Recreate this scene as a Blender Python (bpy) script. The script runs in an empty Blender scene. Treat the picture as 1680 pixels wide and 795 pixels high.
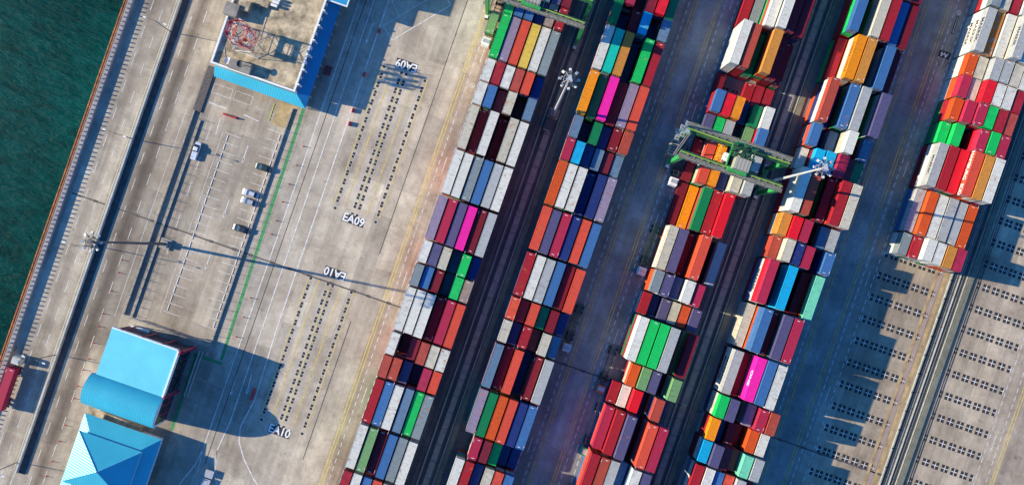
import bpy, bmesh, math, random
from mathutils import Vector, Matrix
random.seed(7)
S = 5.783            # photo pixels per metre on the ground
H = 226.0            # camera height
TH = math.radians(19.19)
NX, NY = 803.0, 415.0
C = bpy.context.scene.collection
scene = bpy.context.scene
# ------------------------------------------------------------ camera
cam = bpy.data.cameras.new('camera')
cam.sensor_width = 36; cam.lens = 28.0; cam.clip_end = 5000; cam.clip_start = 1
cam.shift_x = (840 - NX) / 1680; cam.shift_y = (NY - 397.5) / 1680
co = bpy.data.objects.new('camera', cam); C.objects.link(co)
co.location = (0, 0, H); co.rotation_euler = (0, 0, TH)
scene.camera = co
# ------------------------------------------------------------ world + sun
EL = math.radians(22.4); AZ = math.radians(7.9)
w = bpy.data.worlds.new('World'); scene.world = w; w.use_nodes = True
nt = w.node_tree; bg = nt.nodes['Background']
sky = nt.nodes.new('ShaderNodeTexSky'); sky.sky_type = 'NISHITA'; sky.sun_disc = False
sky.sun_elevation = EL; sky.ozone_density = 5.0; sky.air_density = 1.3; sky.sun_rotation = math.atan2(-math.cos(AZ), -math.sin(AZ))
tint = nt.nodes.new('ShaderNodeMix'); tint.data_type = 'RGBA'; tint.blend_type = 'MULTIPLY'; tint.inputs[0].default_value = 1
tint.inputs[7].default_value = (.33, .90, 1.55, 1)   # deep clear blue of the sky that fills the shade
nt.links.new(sky.outputs[0], tint.inputs[6]); nt.links.new(tint.outputs[2], bg.inputs[0]); bg.inputs[1].default_value = 0.087
sl = bpy.data.lights.new('sun', 'SUN'); sl.energy = 5.0; sl.angle = math.radians(0.5); sl.color = (1.0, 0.87, 0.64)
so = bpy.data.objects.new('sun', sl); C.objects.link(so)
d = Vector((math.cos(AZ) * math.cos(EL), math.sin(AZ) * math.cos(EL), -math.sin(EL)))
so.rotation_euler = d.to_track_quat('-Z', 'Y').to_euler()
so.location = (0, 0, 300)
scene.view_settings.view_transform = 'Standard'; scene.view_settings.look = 'None'
scene.view_settings.gamma = 1; scene.view_settings.exposure = 0.76
scene.cycles.max_bounces = 5; scene.cycles.diffuse_bounces = 2; scene.cycles.glossy_bounces = 2
# ------------------------------------------------------------ coordinates
cT, sT = math.cos(TH), math.sin(TH)
def P(px, py, z=0.0):
    """photo pixel at height z -> world x,y"""
    s = (H - z) / H
    x = (px - NX) * s; y = (py - NY) * s
    return ((x * cT + y * sT) / S, (x * sT - y * cT) / S)
def U(u): return u / S
def toPix(x, y, z):
    s = H / (H - z) * S
    return NX + (x * cT + y * sT) * s, NY - (-x * sT + y * cT) * s
# ------------------------------------------------------------ materials
def s2l(c):
    return tuple(((v / 255) / 12.92 if v / 255 <= .04045 else ((v / 255 + .055) / 1.055) ** 2.4) for v in c)
def N(nt, t, **k):
    n = nt.nodes.new(t)
    for a, b in k.items(): setattr(n, a, b)
    return n
def mat(name, col, rough=.7, metal=0, noise=None, spec=None, bump=None):
    m = bpy.data.materials.new(name); m.use_nodes = True
    nt = m.node_tree; b = nt.nodes['Principled BSDF']
    b.inputs['Roughness'].default_value = rough; b.inputs['Metallic'].default_value = metal
    if spec is not None: b.inputs['Specular IOR Level'].default_value = spec
    c = (*col, 1)
    b.inputs['Base Color'].default_value = c
    if noise:
        sc, amt = noise
        tc = N(nt, 'ShaderNodeTexCoord'); no = N(nt, 'ShaderNodeTexNoise'); no.inputs['Scale'].default_value = sc
        no.inputs['Detail'].default_value = 6; no.inputs['Roughness'].default_value = .65
        mx = N(nt, 'ShaderNodeMix', data_type='RGBA'); mx.inputs[6].default_value = tuple(v * (1 - amt) for v in col) + (1,)
        mx.inputs[7].default_value = tuple(min(1, v * (1 + amt)) for v in col) + (1,)
        mr = N(nt, 'ShaderNodeMapRange'); mr.inputs[1].default_value = .35; mr.inputs[2].default_value = .65
        nt.links.new(tc.outputs['Object'], no.inputs['Vector']); nt.links.new(no.outputs[0], mr.inputs[0])
        nt.links.new(mr.outputs[0], mx.inputs[0]); nt.links.new(mx.outputs[2], b.inputs['Base Color'])
    return m
M = {}
M['white'] = mat('white_paint', (.78, .78, .75), .5, noise=(1.5, .12))
M['marking'] = mat('white_marking', (.66, .64, .59), .7, noise=(.9, .30))
M['yellow'] = mat('yellow_marking', (.62, .47, .10), .7, noise=(.8, .30))
M['worn'] = mat('worn_yellow_marking', (.56, .36, .10), .8, noise=(.5, .45))
M['black'] = mat('black_marking', (.025, .024, .026), .8, noise=(2, .3))
M['green'] = mat('green_marking', (.05, .26, .08), .7, noise=(1.2, .2))
M['conc'] = mat('concrete', (.31, .285, .245), .9, noise=(.6, .2))
M['conc_light'] = mat('pale_concrete', (.50, .47, .40), .9, noise=(.5, .15))
M['kerb'] = mat('kerb_concrete', (.34, .34, .28), .85, noise=(.8, .2))
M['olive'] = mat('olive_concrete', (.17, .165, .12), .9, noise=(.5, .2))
M['roof_conc'] = mat('roof_concrete', (.42, .335, .215), .9, noise=(.38, .55))
M['roof_grey'] = mat('grey_roof_felt', (.24, .22, .19), .9, noise=(.4, .25))
M['asphalt'] = mat('asphalt', (.10, .095, .10), .9, noise=(.5, .35))
M['steel'] = mat('galvanised_steel', (.45, .46, .47), .45, .3, noise=(3, .2))
M['pole_shaded'] = mat('shaded_mast_paint', (.10, .10, .105), .7, noise=(2, .1))  # backlit mast: its shaded side is put into this dark colour
M['pole'] = mat('mast_steel', (.50, .50, .49), .4, .1, noise=(2, .1))
M['dark'] = mat('dark_steel', (.05, .055, .06), .6, noise=(3, .3))
M['rust'] = mat('rusty_steel', (.50, .17, .04), .85, noise=(.8, .5))
M['rubber'] = mat('tyre_rubber', (.02, .02, .02), .9)
M['glass'] = mat('dark_glass', (.02, .03, .04), .08, 0)
M['crane_green'] = mat('crane_green', (.03, .32, .075), .45, noise=(.5, .15))
M['crane_dark'] = mat('crane_machinery', (.03, .10, .05), .5, noise=(2, .5))
M['crane_grey'] = mat('crane_walkway', (.165, .16, .12), .7, noise=(2, .4))
M['khaki'] = mat('khaki_panel', (.40, .37, .27), .7, noise=(.7, .15))
M['amber'] = mat('amber_paint', (.85, .35, .03), .45)
M['red'] = mat('red_paint', (.55, .03, .04), .45, noise=(1, .15))
M['maroon'] = mat('maroon_panel', (.30, .02, .06), .5, noise=(1, .2))
M['grate'] = mat('drain_grate', (.08, .07, .065), .7, noise=(2, .4))
def ribbed(name, col, axis, scale, rough=.35, depth=.5):
    m = mat(name, col, rough, noise=(.15, .07))
    nt = m.node_tree; b = nt.nodes['Principled BSDF']
    tc = N(nt, 'ShaderNodeTexCoord'); wv = N(nt, 'ShaderNodeTexWave'); wv.bands_direction = axis
    wv.inputs['Scale'].default_value = scale; wv.inputs['Distortion'].default_value = 0
    bu = N(nt, 'ShaderNodeBump'); bu.inputs['Strength'].default_value = depth; bu.inputs['Distance'].default_value = .06
    nt.links.new(tc.outputs['Object'], wv.inputs['Vector']); nt.links.new(wv.outputs['Fac'], bu.inputs['Height'])
    nt.links.new(bu.outputs[0], b.inputs['Normal'])
    return m
M['blue_x'] = ribbed('cyan_roof_sheet', (.05, .43, .56), 'X', .45, depth=.28)
M['blue_y'] = ribbed('cyan_roof_sheet_across', (.05, .43, .56), 'Y', .45, depth=.28)
M['blue_flat'] = ribbed('pale_cyan_roof', (.15, .62, .72), 'X', .45, depth=.12)
M['sheet'] = ribbed('grey_ribbed_panel', (.33, .31, .25), 'X', .35)

def container_paint():
    m = bpy.data.materials.new('container_paint'); m.use_nodes = True
    nt = m.node_tree; L = nt.links; b = nt.nodes['Principled BSDF']
    oi = N(nt, 'ShaderNodeObjectInfo'); tc = N(nt, 'ShaderNodeTexCoord')
    off = N(nt, 'ShaderNodeVectorMath', operation='ADD'); sc = N(nt, 'ShaderNodeMath', operation='MULTIPLY'); sc.inputs[1].default_value = 137.
    L.new(oi.outputs['Random'], sc.inputs[0]); L.new(sc.outputs[0], off.inputs[1]); L.new(tc.outputs['Object'], off.inputs[0])
    # fine grime
    n1 = N(nt, 'ShaderNodeTexNoise'); n1.inputs['Scale'].default_value = 1.3; n1.inputs['Detail'].default_value = 8; n1.inputs['Roughness'].default_value = .7
    L.new(off.outputs[0], n1.inputs['Vector'])
    r1 = N(nt, 'ShaderNodeMapRange'); r1.inputs[1].default_value = .36; r1.inputs[2].default_value = .68; r1.inputs[3].default_value = 1.06; r1.inputs[4].default_value = .82
    L.new(n1.outputs[0], r1.inputs[0])
    # streaks across the roof
    mp = N(nt, 'ShaderNodeMapping'); mp.inputs['Scale'].default_value = (.55, 2.2, .5); L.new(off.outputs[0], mp.inputs[0])
    n2 = N(nt, 'ShaderNodeTexNoise'); n2.inputs['Scale'].default_value = .9; n2.inputs['Detail'].default_value = 7; n2.inputs['Roughness'].default_value = .72; L.new(mp.outputs[0], n2.inputs['Vector'])
    r2 = N(nt, 'ShaderNodeMapRange'); r2.inputs[1].default_value = .54; r2.inputs[2].default_value = .66; L.new(n2.outputs[0], r2.inputs[0])
    al = N(nt, 'ShaderNodeMath', operation='MULTIPLY'); L.new(r2.outputs[0], al.inputs[0]); L.new(oi.outputs['Alpha'], al.inputs[1])
    # rust patches
    n3 = N(nt, 'ShaderNodeTexNoise'); n3.inputs['Scale'].default_value = .45; n3.inputs['Detail'].default_value = 9; n3.inputs['Roughness'].default_value = .75; L.new(off.outputs[0], n3.inputs['Vector'])
    thr = N(nt, 'ShaderNodeMapRange'); thr.inputs[1].default_value = 0; thr.inputs[2].default_value = 1.4; thr.inputs[3].default_value = .80; thr.inputs[4].default_value = .43
    L.new(oi.outputs['Alpha'], thr.inputs[0])
    sb = N(nt, 'ShaderNodeMath', operation='SUBTRACT'); L.new(n3.outputs[0], sb.inputs[0]); L.new(thr.outputs[0], sb.inputs[1])
    ml = N(nt, 'ShaderNodeMath', operation='MULTIPLY'); ml.inputs[1].default_value = 14; ml.use_clamp = True; L.new(sb.outputs[0], ml.inputs[0])
    mul = N(nt, 'ShaderNodeMix', data_type='RGBA', blend_type='MULTIPLY'); mul.inputs[0].default_value = 1
    L.new(oi.outputs['Color'], mul.inputs[6]); L.new(r1.outputs[0], mul.inputs[7])
    m2 = N(nt, 'ShaderNodeMix', data_type='RGBA'); m2.inputs[7].default_value = (.09, .075, .06, 1)
    k = N(nt, 'ShaderNodeMath', operation='MULTIPLY'); k.use_clamp = True; k.inputs[1].default_value = .72; L.new(al.outputs[0], k.inputs[0])
    L.new(k.outputs[0], m2.inputs[0]); L.new(mul.outputs[2], m2.inputs[6])
    m3 = N(nt, 'ShaderNodeMix', data_type='RGBA'); m3.inputs[7].default_value = (.42, .15, .03, 1)
    L.new(ml.outputs[0], m3.inputs[0]); L.new(m2.outputs[2], m3.inputs[6])
    L.new(m3.outputs[2], b.inputs['Base Color']); b.inputs['Roughness'].default_value = .6; b.inputs['Specular IOR Level'].default_value = .22
    return m
M['cont'] = container_paint()
def stuff_paint():
    m = bpy.data.materials.new('lower_container_paint'); m.use_nodes = True
    nt = m.node_tree; L = nt.links; b = nt.nodes['Principled BSDF']
    a = N(nt, 'ShaderNodeAttribute'); a.attribute_name = 'paint'
    tc = N(nt, 'ShaderNodeTexCoord'); n1 = N(nt, 'ShaderNodeTexNoise'); n1.inputs['Scale'].default_value = .8; n1.inputs['Detail'].default_value = 8
    L.new(tc.outputs['Object'], n1.inputs['Vector'])
    r1 = N(nt, 'ShaderNodeMapRange'); r1.inputs[1].default_value = .36; r1.inputs[2].default_value = .68; r1.inputs[3].default_value = 1.05; r1.inputs[4].default_value = .75
    L.new(n1.outputs[0], r1.inputs[0])
    mul = N(nt, 'ShaderNodeMix', data_type='RGBA', blend_type='MULTIPLY'); mul.inputs[0].default_value = 1
    L.new(a.outputs['Color'], mul.inputs[6]); L.new(r1.outputs[0], mul.inputs[7]); L.new(mul.outputs[2], b.inputs['Base Color'])
    b.inputs['Roughness'].default_value = .5
    return m
M['stuff'] = stuff_paint()

def ground_mat():
    m = bpy.data.materials.new('yard_concrete'); m.use_nodes = True
    nt = m.node_tree; L = nt.links; b = nt.nodes['Principled BSDF']; b.inputs['Roughness'].default_value = .88
    tc = N(nt, 'ShaderNodeTexCoord')
    sp = N(nt, 'ShaderNodeSeparateXYZ'); L.new(tc.outputs['Object'], sp.inputs[0])
    # large slabs with their own tint
    mp = N(nt, 'ShaderNodeMapping'); mp.inputs['Rotation'].default_value = (0, 0, math.pi / 2); L.new(tc.outputs['Object'], mp.inputs[0])
    def brick(wd, ht, c1, c2, mo, msz, offs=.5):
        br = N(nt, 'ShaderNodeTexBrick'); br.inputs['Scale'].default_value = 1
        br.inputs['Brick Width'].default_value = wd; br.inputs['Row Height'].default_value = ht
        br.inputs['Mortar Size'].default_value = msz; br.inputs['Mortar Smooth'].default_value = .2; br.offset = offs
        br.inputs['Color1'].default_value = (*c1, 1); br.inputs['Color2'].default_value = (*c2, 1); br.inputs['Mortar'].default_value = (*mo, 1)
        L.new(mp.outputs[0], br.inputs['Vector']); return br
    b1 = brick(23, 4.9, (.80, .80, .81), (1.13, 1.12, 1.10), (.80,) * 3, .05, .37)
    b2 = brick(61, 14.7, (.86, .85, .84), (1.10, 1.09, 1.08), (.95,) * 3, .0, .29)
    b3 = brick(5.2, 4.9, (1., 1., 1.), (.965, .965, .965), (.80, .79, .78), .035, .0)
    base = N(nt, 'ShaderNodeTexNoise'); base.inputs['Scale'].default_value = .06; base.inputs['Detail'].default_value = 9; base.inputs['Roughness'].default_value = .68
    L.new(tc.outputs['Object'], base.inputs['Vector'])
    rp = N(nt, 'ShaderNodeValToRGB'); e = rp.color_ramp.elements
    e[0].position = .34; e[0].color = (.31, .258, .198, 1); e[1].position = .66; e[1].color = (.56, .50, .395, 1)
    L.new(base.outputs[0], rp.inputs[0])
    def mulc(a, bb, f=1.):
        x = N(nt, 'ShaderNodeMix', data_type='RGBA', blend_type='MULTIPLY'); x.inputs[0].default_value = f
        L.new(a, x.inputs[6]); L.new(bb, x.inputs[7]); return x.outputs[2]
    c = mulc(rp.outputs[0], b1.outputs[0]); c = mulc(c, b2.outputs[0]); c = mulc(c, b3.outputs[0], .8)
    # streaks along the lanes
    mp2 = N(nt, 'ShaderNodeMapping'); mp2.inputs['Scale'].default_value = (1, .05, 1); L.new(tc.outputs['Object'], mp2.inputs[0])
    n2 = N(nt, 'ShaderNodeTexNoise'); n2.inputs['Scale'].default_value = .45; n2.inputs['Detail'].default_value = 4; n2.inputs['Roughness'].default_value = .55; L.new(mp2.outputs[0], n2.inputs['Vector'])
    r2 = N(nt, 'ShaderNodeMapRange'); r2.inputs[1].default_value = .40; r2.inputs[2].default_value = .70; r2.inputs[3].default_value = 1.06; r2.inputs[4].default_value = .80
    L.new(n2.outputs[0], r2.inputs[0]); c = mulc(c, r2.outputs[0])
    # spots and oil
    n3 = N(nt, 'ShaderNodeTexNoise'); n3.inputs['Scale'].default_value = .42; n3.inputs['Detail'].default_value = 10; n3.inputs['Roughness'].default_value = .78; L.new(tc.outputs['Object'], n3.inputs['Vector'])
    r3 = N(nt, 'ShaderNodeMapRange'); r3.inputs[1].default_value = .56; r3.inputs[2].default_value = .72; r3.inputs[3].default_value = 1.; r3.inputs[4].default_value = .42
    L.new(n3.outputs[0], r3.inputs[0]); c = mulc(c, r3.outputs[0])
    n5 = N(nt, 'ShaderNodeTexNoise'); n5.inputs['Scale'].default_value = .16; n5.inputs['Detail'].default_value = 11; n5.inputs['Roughness'].default_value = .82; n5.inputs['Distortion'].default_value = .6; L.new(tc.outputs['Object'], n5.inputs['Vector'])
    r5 = N(nt, 'ShaderNodeMapRange'); r5.inputs[1].default_value = .40; r5.inputs[2].default_value = .62; r5.inputs[3].default_value = 1.10; r5.inputs[4].default_value = .80
    L.new(n5.outputs[0], r5.inputs[0]); c = mulc(c, r5.outputs[0])
    n6 = N(nt, 'ShaderNodeTexNoise'); n6.inputs['Scale'].default_value = 1.7; n6.inputs['Detail'].default_value = 8; n6.inputs['Roughness'].default_value = .8; L.new(tc.outputs['Object'], n6.inputs['Vector'])
    r6 = N(nt, 'ShaderNodeMapRange'); r6.inputs[1].default_value = .36; r6.inputs[2].default_value = .66; r6.inputs[3].default_value = 1.07; r6.inputs[4].default_value = .90
    L.new(n6.outputs[0], r6.inputs[0]); c = mulc(c, r6.outputs[0])
    # bands along x: oil streaks, wheel lanes, roads; blue-dark shade painted into lanes and trenches (positions in photo px along u)
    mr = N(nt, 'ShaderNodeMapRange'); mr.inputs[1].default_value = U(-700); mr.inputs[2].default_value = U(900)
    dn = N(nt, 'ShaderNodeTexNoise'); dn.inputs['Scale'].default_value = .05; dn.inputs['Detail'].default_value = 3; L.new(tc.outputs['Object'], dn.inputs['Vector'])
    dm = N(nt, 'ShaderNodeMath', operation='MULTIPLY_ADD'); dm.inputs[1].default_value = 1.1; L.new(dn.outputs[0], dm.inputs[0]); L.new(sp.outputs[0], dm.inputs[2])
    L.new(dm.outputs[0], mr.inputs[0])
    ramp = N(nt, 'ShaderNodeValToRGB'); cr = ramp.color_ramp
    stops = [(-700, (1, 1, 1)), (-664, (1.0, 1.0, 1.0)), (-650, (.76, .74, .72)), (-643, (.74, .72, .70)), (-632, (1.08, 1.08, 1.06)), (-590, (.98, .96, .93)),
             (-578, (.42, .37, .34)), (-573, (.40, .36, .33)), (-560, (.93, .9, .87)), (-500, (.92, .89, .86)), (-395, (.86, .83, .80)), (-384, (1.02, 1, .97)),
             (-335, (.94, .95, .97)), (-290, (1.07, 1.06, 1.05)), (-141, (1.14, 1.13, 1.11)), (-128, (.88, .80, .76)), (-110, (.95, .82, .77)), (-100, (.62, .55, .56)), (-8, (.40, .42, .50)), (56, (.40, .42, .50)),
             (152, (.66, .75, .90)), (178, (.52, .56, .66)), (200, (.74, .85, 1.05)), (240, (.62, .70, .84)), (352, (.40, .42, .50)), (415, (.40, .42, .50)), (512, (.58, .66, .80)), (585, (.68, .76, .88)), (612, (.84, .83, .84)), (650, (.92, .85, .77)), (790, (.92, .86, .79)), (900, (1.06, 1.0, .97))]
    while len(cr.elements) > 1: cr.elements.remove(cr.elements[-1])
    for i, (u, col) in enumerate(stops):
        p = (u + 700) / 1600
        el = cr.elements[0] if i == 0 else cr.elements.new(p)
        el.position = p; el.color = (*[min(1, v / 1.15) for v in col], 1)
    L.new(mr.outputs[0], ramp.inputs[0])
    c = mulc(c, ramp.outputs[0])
    g = N(nt, 'ShaderNodeMix', data_type='RGBA', blend_type='MULTIPLY'); g.inputs[0].default_value = 1; g.inputs[7].default_value = (1.15, 1.15, 1.15, 1)
    L.new(c, g.inputs[6]); L.new(g.outputs[2], b.inputs['Base Color'])
    return m
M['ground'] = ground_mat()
def sea_mat():
    m = bpy.data.materials.new('sea_water'); m.use_nodes = True
    nt = m.node_tree; L = nt.links; b = nt.nodes['Principled BSDF']
    tc = N(nt, 'ShaderNodeTexCoord'); n = N(nt, 'ShaderNodeTexNoise'); n.inputs['Scale'].default_value = .02; n.inputs['Detail'].default_value = 4
    L.new(tc.outputs['Object'], n.inputs['Vector'])
    rp = N(nt, 'ShaderNodeValToRGB'); e = rp.color_ramp.elements
    e[0].position = .35; e[0].color = (.0002, .030, .028, 1); e[1].position = .7; e[1].color = (.0006, .058, .050, 1)
    L.new(n.outputs[0], rp.inputs[0]); L.new(rp.outputs[0], b.inputs['Base Color'])
    cm = N(nt, 'ShaderNodeMix', data_type='RGBA', blend_type='MULTIPLY'); cm.inputs[0].default_value = 1; cr_ = N(nt, 'ShaderNodeMapRange'); cr_.inputs[1].default_value = .35; cr_.inputs[2].default_value = .7; cr_.inputs[3].default_value = .65; cr_.inputs[4].default_value = 1.7
    wn = N(nt, 'ShaderNodeTexNoise'); wn.inputs['Scale'].default_value = .22; wn.inputs['Detail'].default_value = 8; wn.inputs['Roughness'].default_value = .7; wn.inputs['Distortion'].default_value = .8
    wm_ = N(nt, 'ShaderNodeMapping'); wm_.inputs['Scale'].default_value = (.45, 1.3, 1); wm_.inputs['Rotation'].default_value = (0, 0, .3); L.new(tc.outputs['Object'], wm_.inputs[0]); L.new(wm_.outputs[0], wn.inputs['Vector'])
    L.new(wn.outputs[0], cr_.inputs[0]); L.new(rp.outputs[0], cm.inputs[6]); L.new(cr_.outputs[0], cm.inputs[7]); L.new(cm.outputs[2], b.inputs['Base Color'])
    b.inputs['Roughness'].default_value = .25; b.inputs['Specular IOR Level'].default_value = .02
    mp = N(nt, 'ShaderNodeMapping'); mp.inputs['Scale'].default_value = (.35, 1., 1); mp.inputs['Rotation'].default_value = (0, 0, .5); L.new(tc.outputs['Object'], mp.inputs[0])
    n2 = N(nt, 'ShaderNodeTexNoise'); n2.inputs['Scale'].default_value = .75; n2.inputs['Detail'].default_value = 7; n2.inputs['Roughness'].default_value = .62; L.new(mp.outputs[0], n2.inputs['Vector'])
    bu = N(nt, 'ShaderNodeBump'); bu.inputs['Strength'].default_value = 1; bu.inputs['Distance'].default_value = .55
    L.new(n2.outputs[0], bu.inputs['Height']); L.new(bu.outputs[0], b.inputs['Normal'])
    return m
M['sea'] = sea_mat()

# ------------------------------------------------------------ mesh helpers
class MB:
    def __init__(s): s.v = []; s.f = []; s.mi = []
    def quad(s, pts, mi=0):
        n = len(s.v); s.v += [tuple(p) for p in pts]; s.f.append(tuple(range(n, n + len(pts)))); s.mi.append(mi)
    def box(s, x0, x1, y0, y1, z0, z1, mi=0):
        n = len(s.v)
        s.v += [(x, y, z) for z in (z0, z1) for y in (y0, y1) for x in (x0, x1)]
        for f in ((0, 2, 3, 1), (4, 5, 7, 6), (0, 1, 5, 4), (2, 6, 7, 3), (0, 4, 6, 2), (1, 3, 7, 5)):
            s.f.append(tuple(n + i for i in f)); s.mi.append(mi)
    def prism(s, poly, z0, z1, mi=0):
        """poly counter-clockwise"""
        n = len(s.v); k = len(poly)
        s.v += [(p[0], p[1], z0) for p in poly] + [(p[0], p[1], z1) for p in poly]
        s.f.append(tuple(n + k + i for i in range(k))); s.mi.append(mi)
        s.f.append(tuple(n + i for i in reversed(range(k)))); s.mi.append(mi)
        for i in range(k):
            j = (i + 1) % k
            s.f.append((n + i, n + j, n + k + j, n + k + i)); s.mi.append(mi)
    def bar(s, a, b, w, mi=0, w2=None, seg=4):
        a = Vector(a); b = Vector(b); dd = (b - a)
        if dd.length < 1e-6: return
        q = dd.to_track_quat('Z', 'Y'); w2 = w if w2 is None else w2
        n = len(s.v)
        ph = math.pi / 4 if seg == 4 else 0
        for p, r in ((a, w), (b, w2)):
            for i in range(seg):
                t = 2 * math.pi * i / seg + ph
                s.v.append(tuple(p + q @ Vector((math.cos(t) * r, math.sin(t) * r, 0))))
        for i in range(seg):
            j = (i + 1) % seg
            s.f.append((n + i, n + j, n + seg + j, n + seg + i)); s.mi.append(mi)
        s.f.append(tuple(n + i for i in reversed(range(seg)))); s.mi.append(mi)
        s.f.append(tuple(n + seg + i for i in range(seg))); s.mi.append(mi)
    def mesh(s, name, mats):
        me = bpy.data.meshes.new(name); me.from_pydata(s.v, [], s.f)
        for m in mats: me.materials.append(m)
        me.polygons.foreach_set('material_index', s.mi); me.update()
        return me
    def build(s, name, mats, parent=None, loc=None, smooth=False):
        if not isinstance(mats, (list, tuple)): mats = [mats]
        me = s.mesh(name, mats)
        if smooth: me.polygons.foreach_set('use_smooth', [True] * len(me.polygons))
        o = bpy.data.objects.new(name, me); C.objects.link(o)
        if parent: o.parent = parent
        if loc: o.location = loc
        return o
def tag(o, label=None, cat=None, group=None, kind=None):
    if label: o['label'] = label
    if cat: o['category'] = cat
    if group: o['group'] = group
    if kind: o['kind'] = kind
    return o
def empty(name, loc=(0, 0, 0), rz=0):
    o = bpy.data.objects.new(name, None); C.objects.link(o); o.location = loc; o.rotation_euler = (0, 0, rz); return o
def copy_tree(o, parent=None):
    c = o.copy(); C.objects.link(c)
    if parent: c.parent = parent
    for ch in list(o.children): copy_tree(ch, c)
    return c
def text_mesh(name, body, size, m, parent=None, loc=(0, 0, 0), rot=(0, 0, 0), offset=.0, ext=.01, sx=1.0):
    cu = bpy.data.curves.new(name, 'FONT'); cu.body = body; cu.size = size; cu.align_x = 'CENTER'; cu.align_y = 'CENTER'
    cu.extrude = ext; cu.offset = offset; cu.resolution_u = 3
    t = bpy.data.objects.new(name + '_tmp', cu); C.objects.link(t)
    dg = bpy.context.evaluated_depsgraph_get(); dg.update()
    me = bpy.data.meshes.new_from_object(t.evaluated_get(dg)); bpy.data.objects.remove(t)
    me.materials.clear(); me.materials.append(m)
    o = bpy.data.objects.new(name, me); C.objects.link(o)
    if parent: o.parent = parent
    o.location = loc; o.rotation_euler = rot; o.scale = (sx, 1, 1)
    return o

# ------------------------------------------------------------ ground, sea, quay
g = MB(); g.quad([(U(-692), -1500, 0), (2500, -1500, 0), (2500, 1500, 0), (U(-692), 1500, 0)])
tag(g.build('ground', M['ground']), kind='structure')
g = MB(); g.quad([(-3000, -3000, -3.2), (U(-690), -3000, -3.2), (U(-690), 3000, -3.2), (-3000, 3000, -3.2)])
tag(g.build('sea', M['sea']), kind='structure')
g = MB(); g.box(U(-698), U(-692), -400, 400, -6, -.004)
tag(g.build('quay_wall', M['conc']), 'long concrete quay wall dropping to the green sea', 'quay wall')

# ------------------------------------------------------------ painted markings
mk = MB(); yl = MB(); wy = MB(); bk = MB(); gr = MB()
Z1, Z2, Z3 = .004, .008, .012
def line(mb, pts, w, z=Z1):
    """polyline in world xy, half width w"""
    for a, b in zip(pts, pts[1:]):
        a = Vector(a); b = Vector(b); t = (b - a).normalized(); n = Vector((-t.y, t.x)) * w
        mb.quad([(a.x - n.x, a.y - n.y, z), (b.x - n.x, b.y - n.y, z), (b.x + n.x, b.y + n.y, z), (a.x + n.x, a.y + n.y, z)])
def vline(mb, u, v0, v1, w=.09, z=Z1): line(mb, [(U(u), U(v0)), (U(u), U(v1))], w, z)
def dash(mb, u, v0, v1, on, per, w=.07, z=Z1):
    v = v0
    while v < v1: vline(mb, u, v, min(v + on, v1), w, z); v += per
# left road and right road lane dashes
for u, ph in ((-656.5, 12), (-637.5, 0)): dash(mk, u, -760 + ph, 640, 21, 47)
for u, ph in ((-589, 5), (-568, 22)): dash(mk, u, -760 + ph, 640, 21, 47)
vline(mk, -618, -760, 640, .08)
vline(mk, -547, -300, 60, .05)
# apron lane lines
def pl(mb, pts, w=.12, z=Z1): line(mb, [P(*p) for p in pts], w, z)
pl(mk, [(590, 0), (498.3, 265), (405, 530), (333, 735), (320, 762), (293, 795)])
pl(mk, [(614, 0), (523.3, 265), (420, 567), (378, 690), (356, 738), (351, 775), (356, 795)])
pl(mk, [(356, 738), (353, 770), (362, 795)], .1)
pl(mk, [(638, 0), (548, 265), (455, 535), (418, 655), (394, 700), (392, 724), (400, 752), (416, 785), (430, 805)], .15)
pl(mk, [(333, 735), (324, 775)], .08)
for (a, b) in (((590, 32), (579, 62)), ((612, 38), (602, 66)), ((388, 611), (379, 642)), ((413, 612), (406, 640))):
    pl(mk, [a, b], .14); 
    q0 = P(*b); mk.quad([(q0[0] - .5, q0[1] + .3, Z1), (q0[0], q0[1] - 1.2, Z1), (q0[0] + .5, q0[1] + .3, Z1)])
pl(mk, [(643, 2), (655, 26), (700, 0)], .08); pl(mk, [(643, 2), (660, -6)], .08)
pl(mk, [(629, 42), (643, 66), (739, 9), (732, -6)], .12); pl(mk, [(629, 42), (655, 27)], .08)
# dark joint lines of the apron
for u, v0, v1 in ((-327.5, -480, 520), (-170, -60, 520), (-178, -420, -180)):
    vline(bk, u, v0, v1, .10, Z1)
# green walkway
pl(gr, [(503, 165), (416.7, 425), (363, 590)], .45)
pl(gr, [(364.5, 596.5), (318, 580.5)], .45)
pl(gr, [(322, 583), (281, 705)], .45)
gr2 = None
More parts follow.
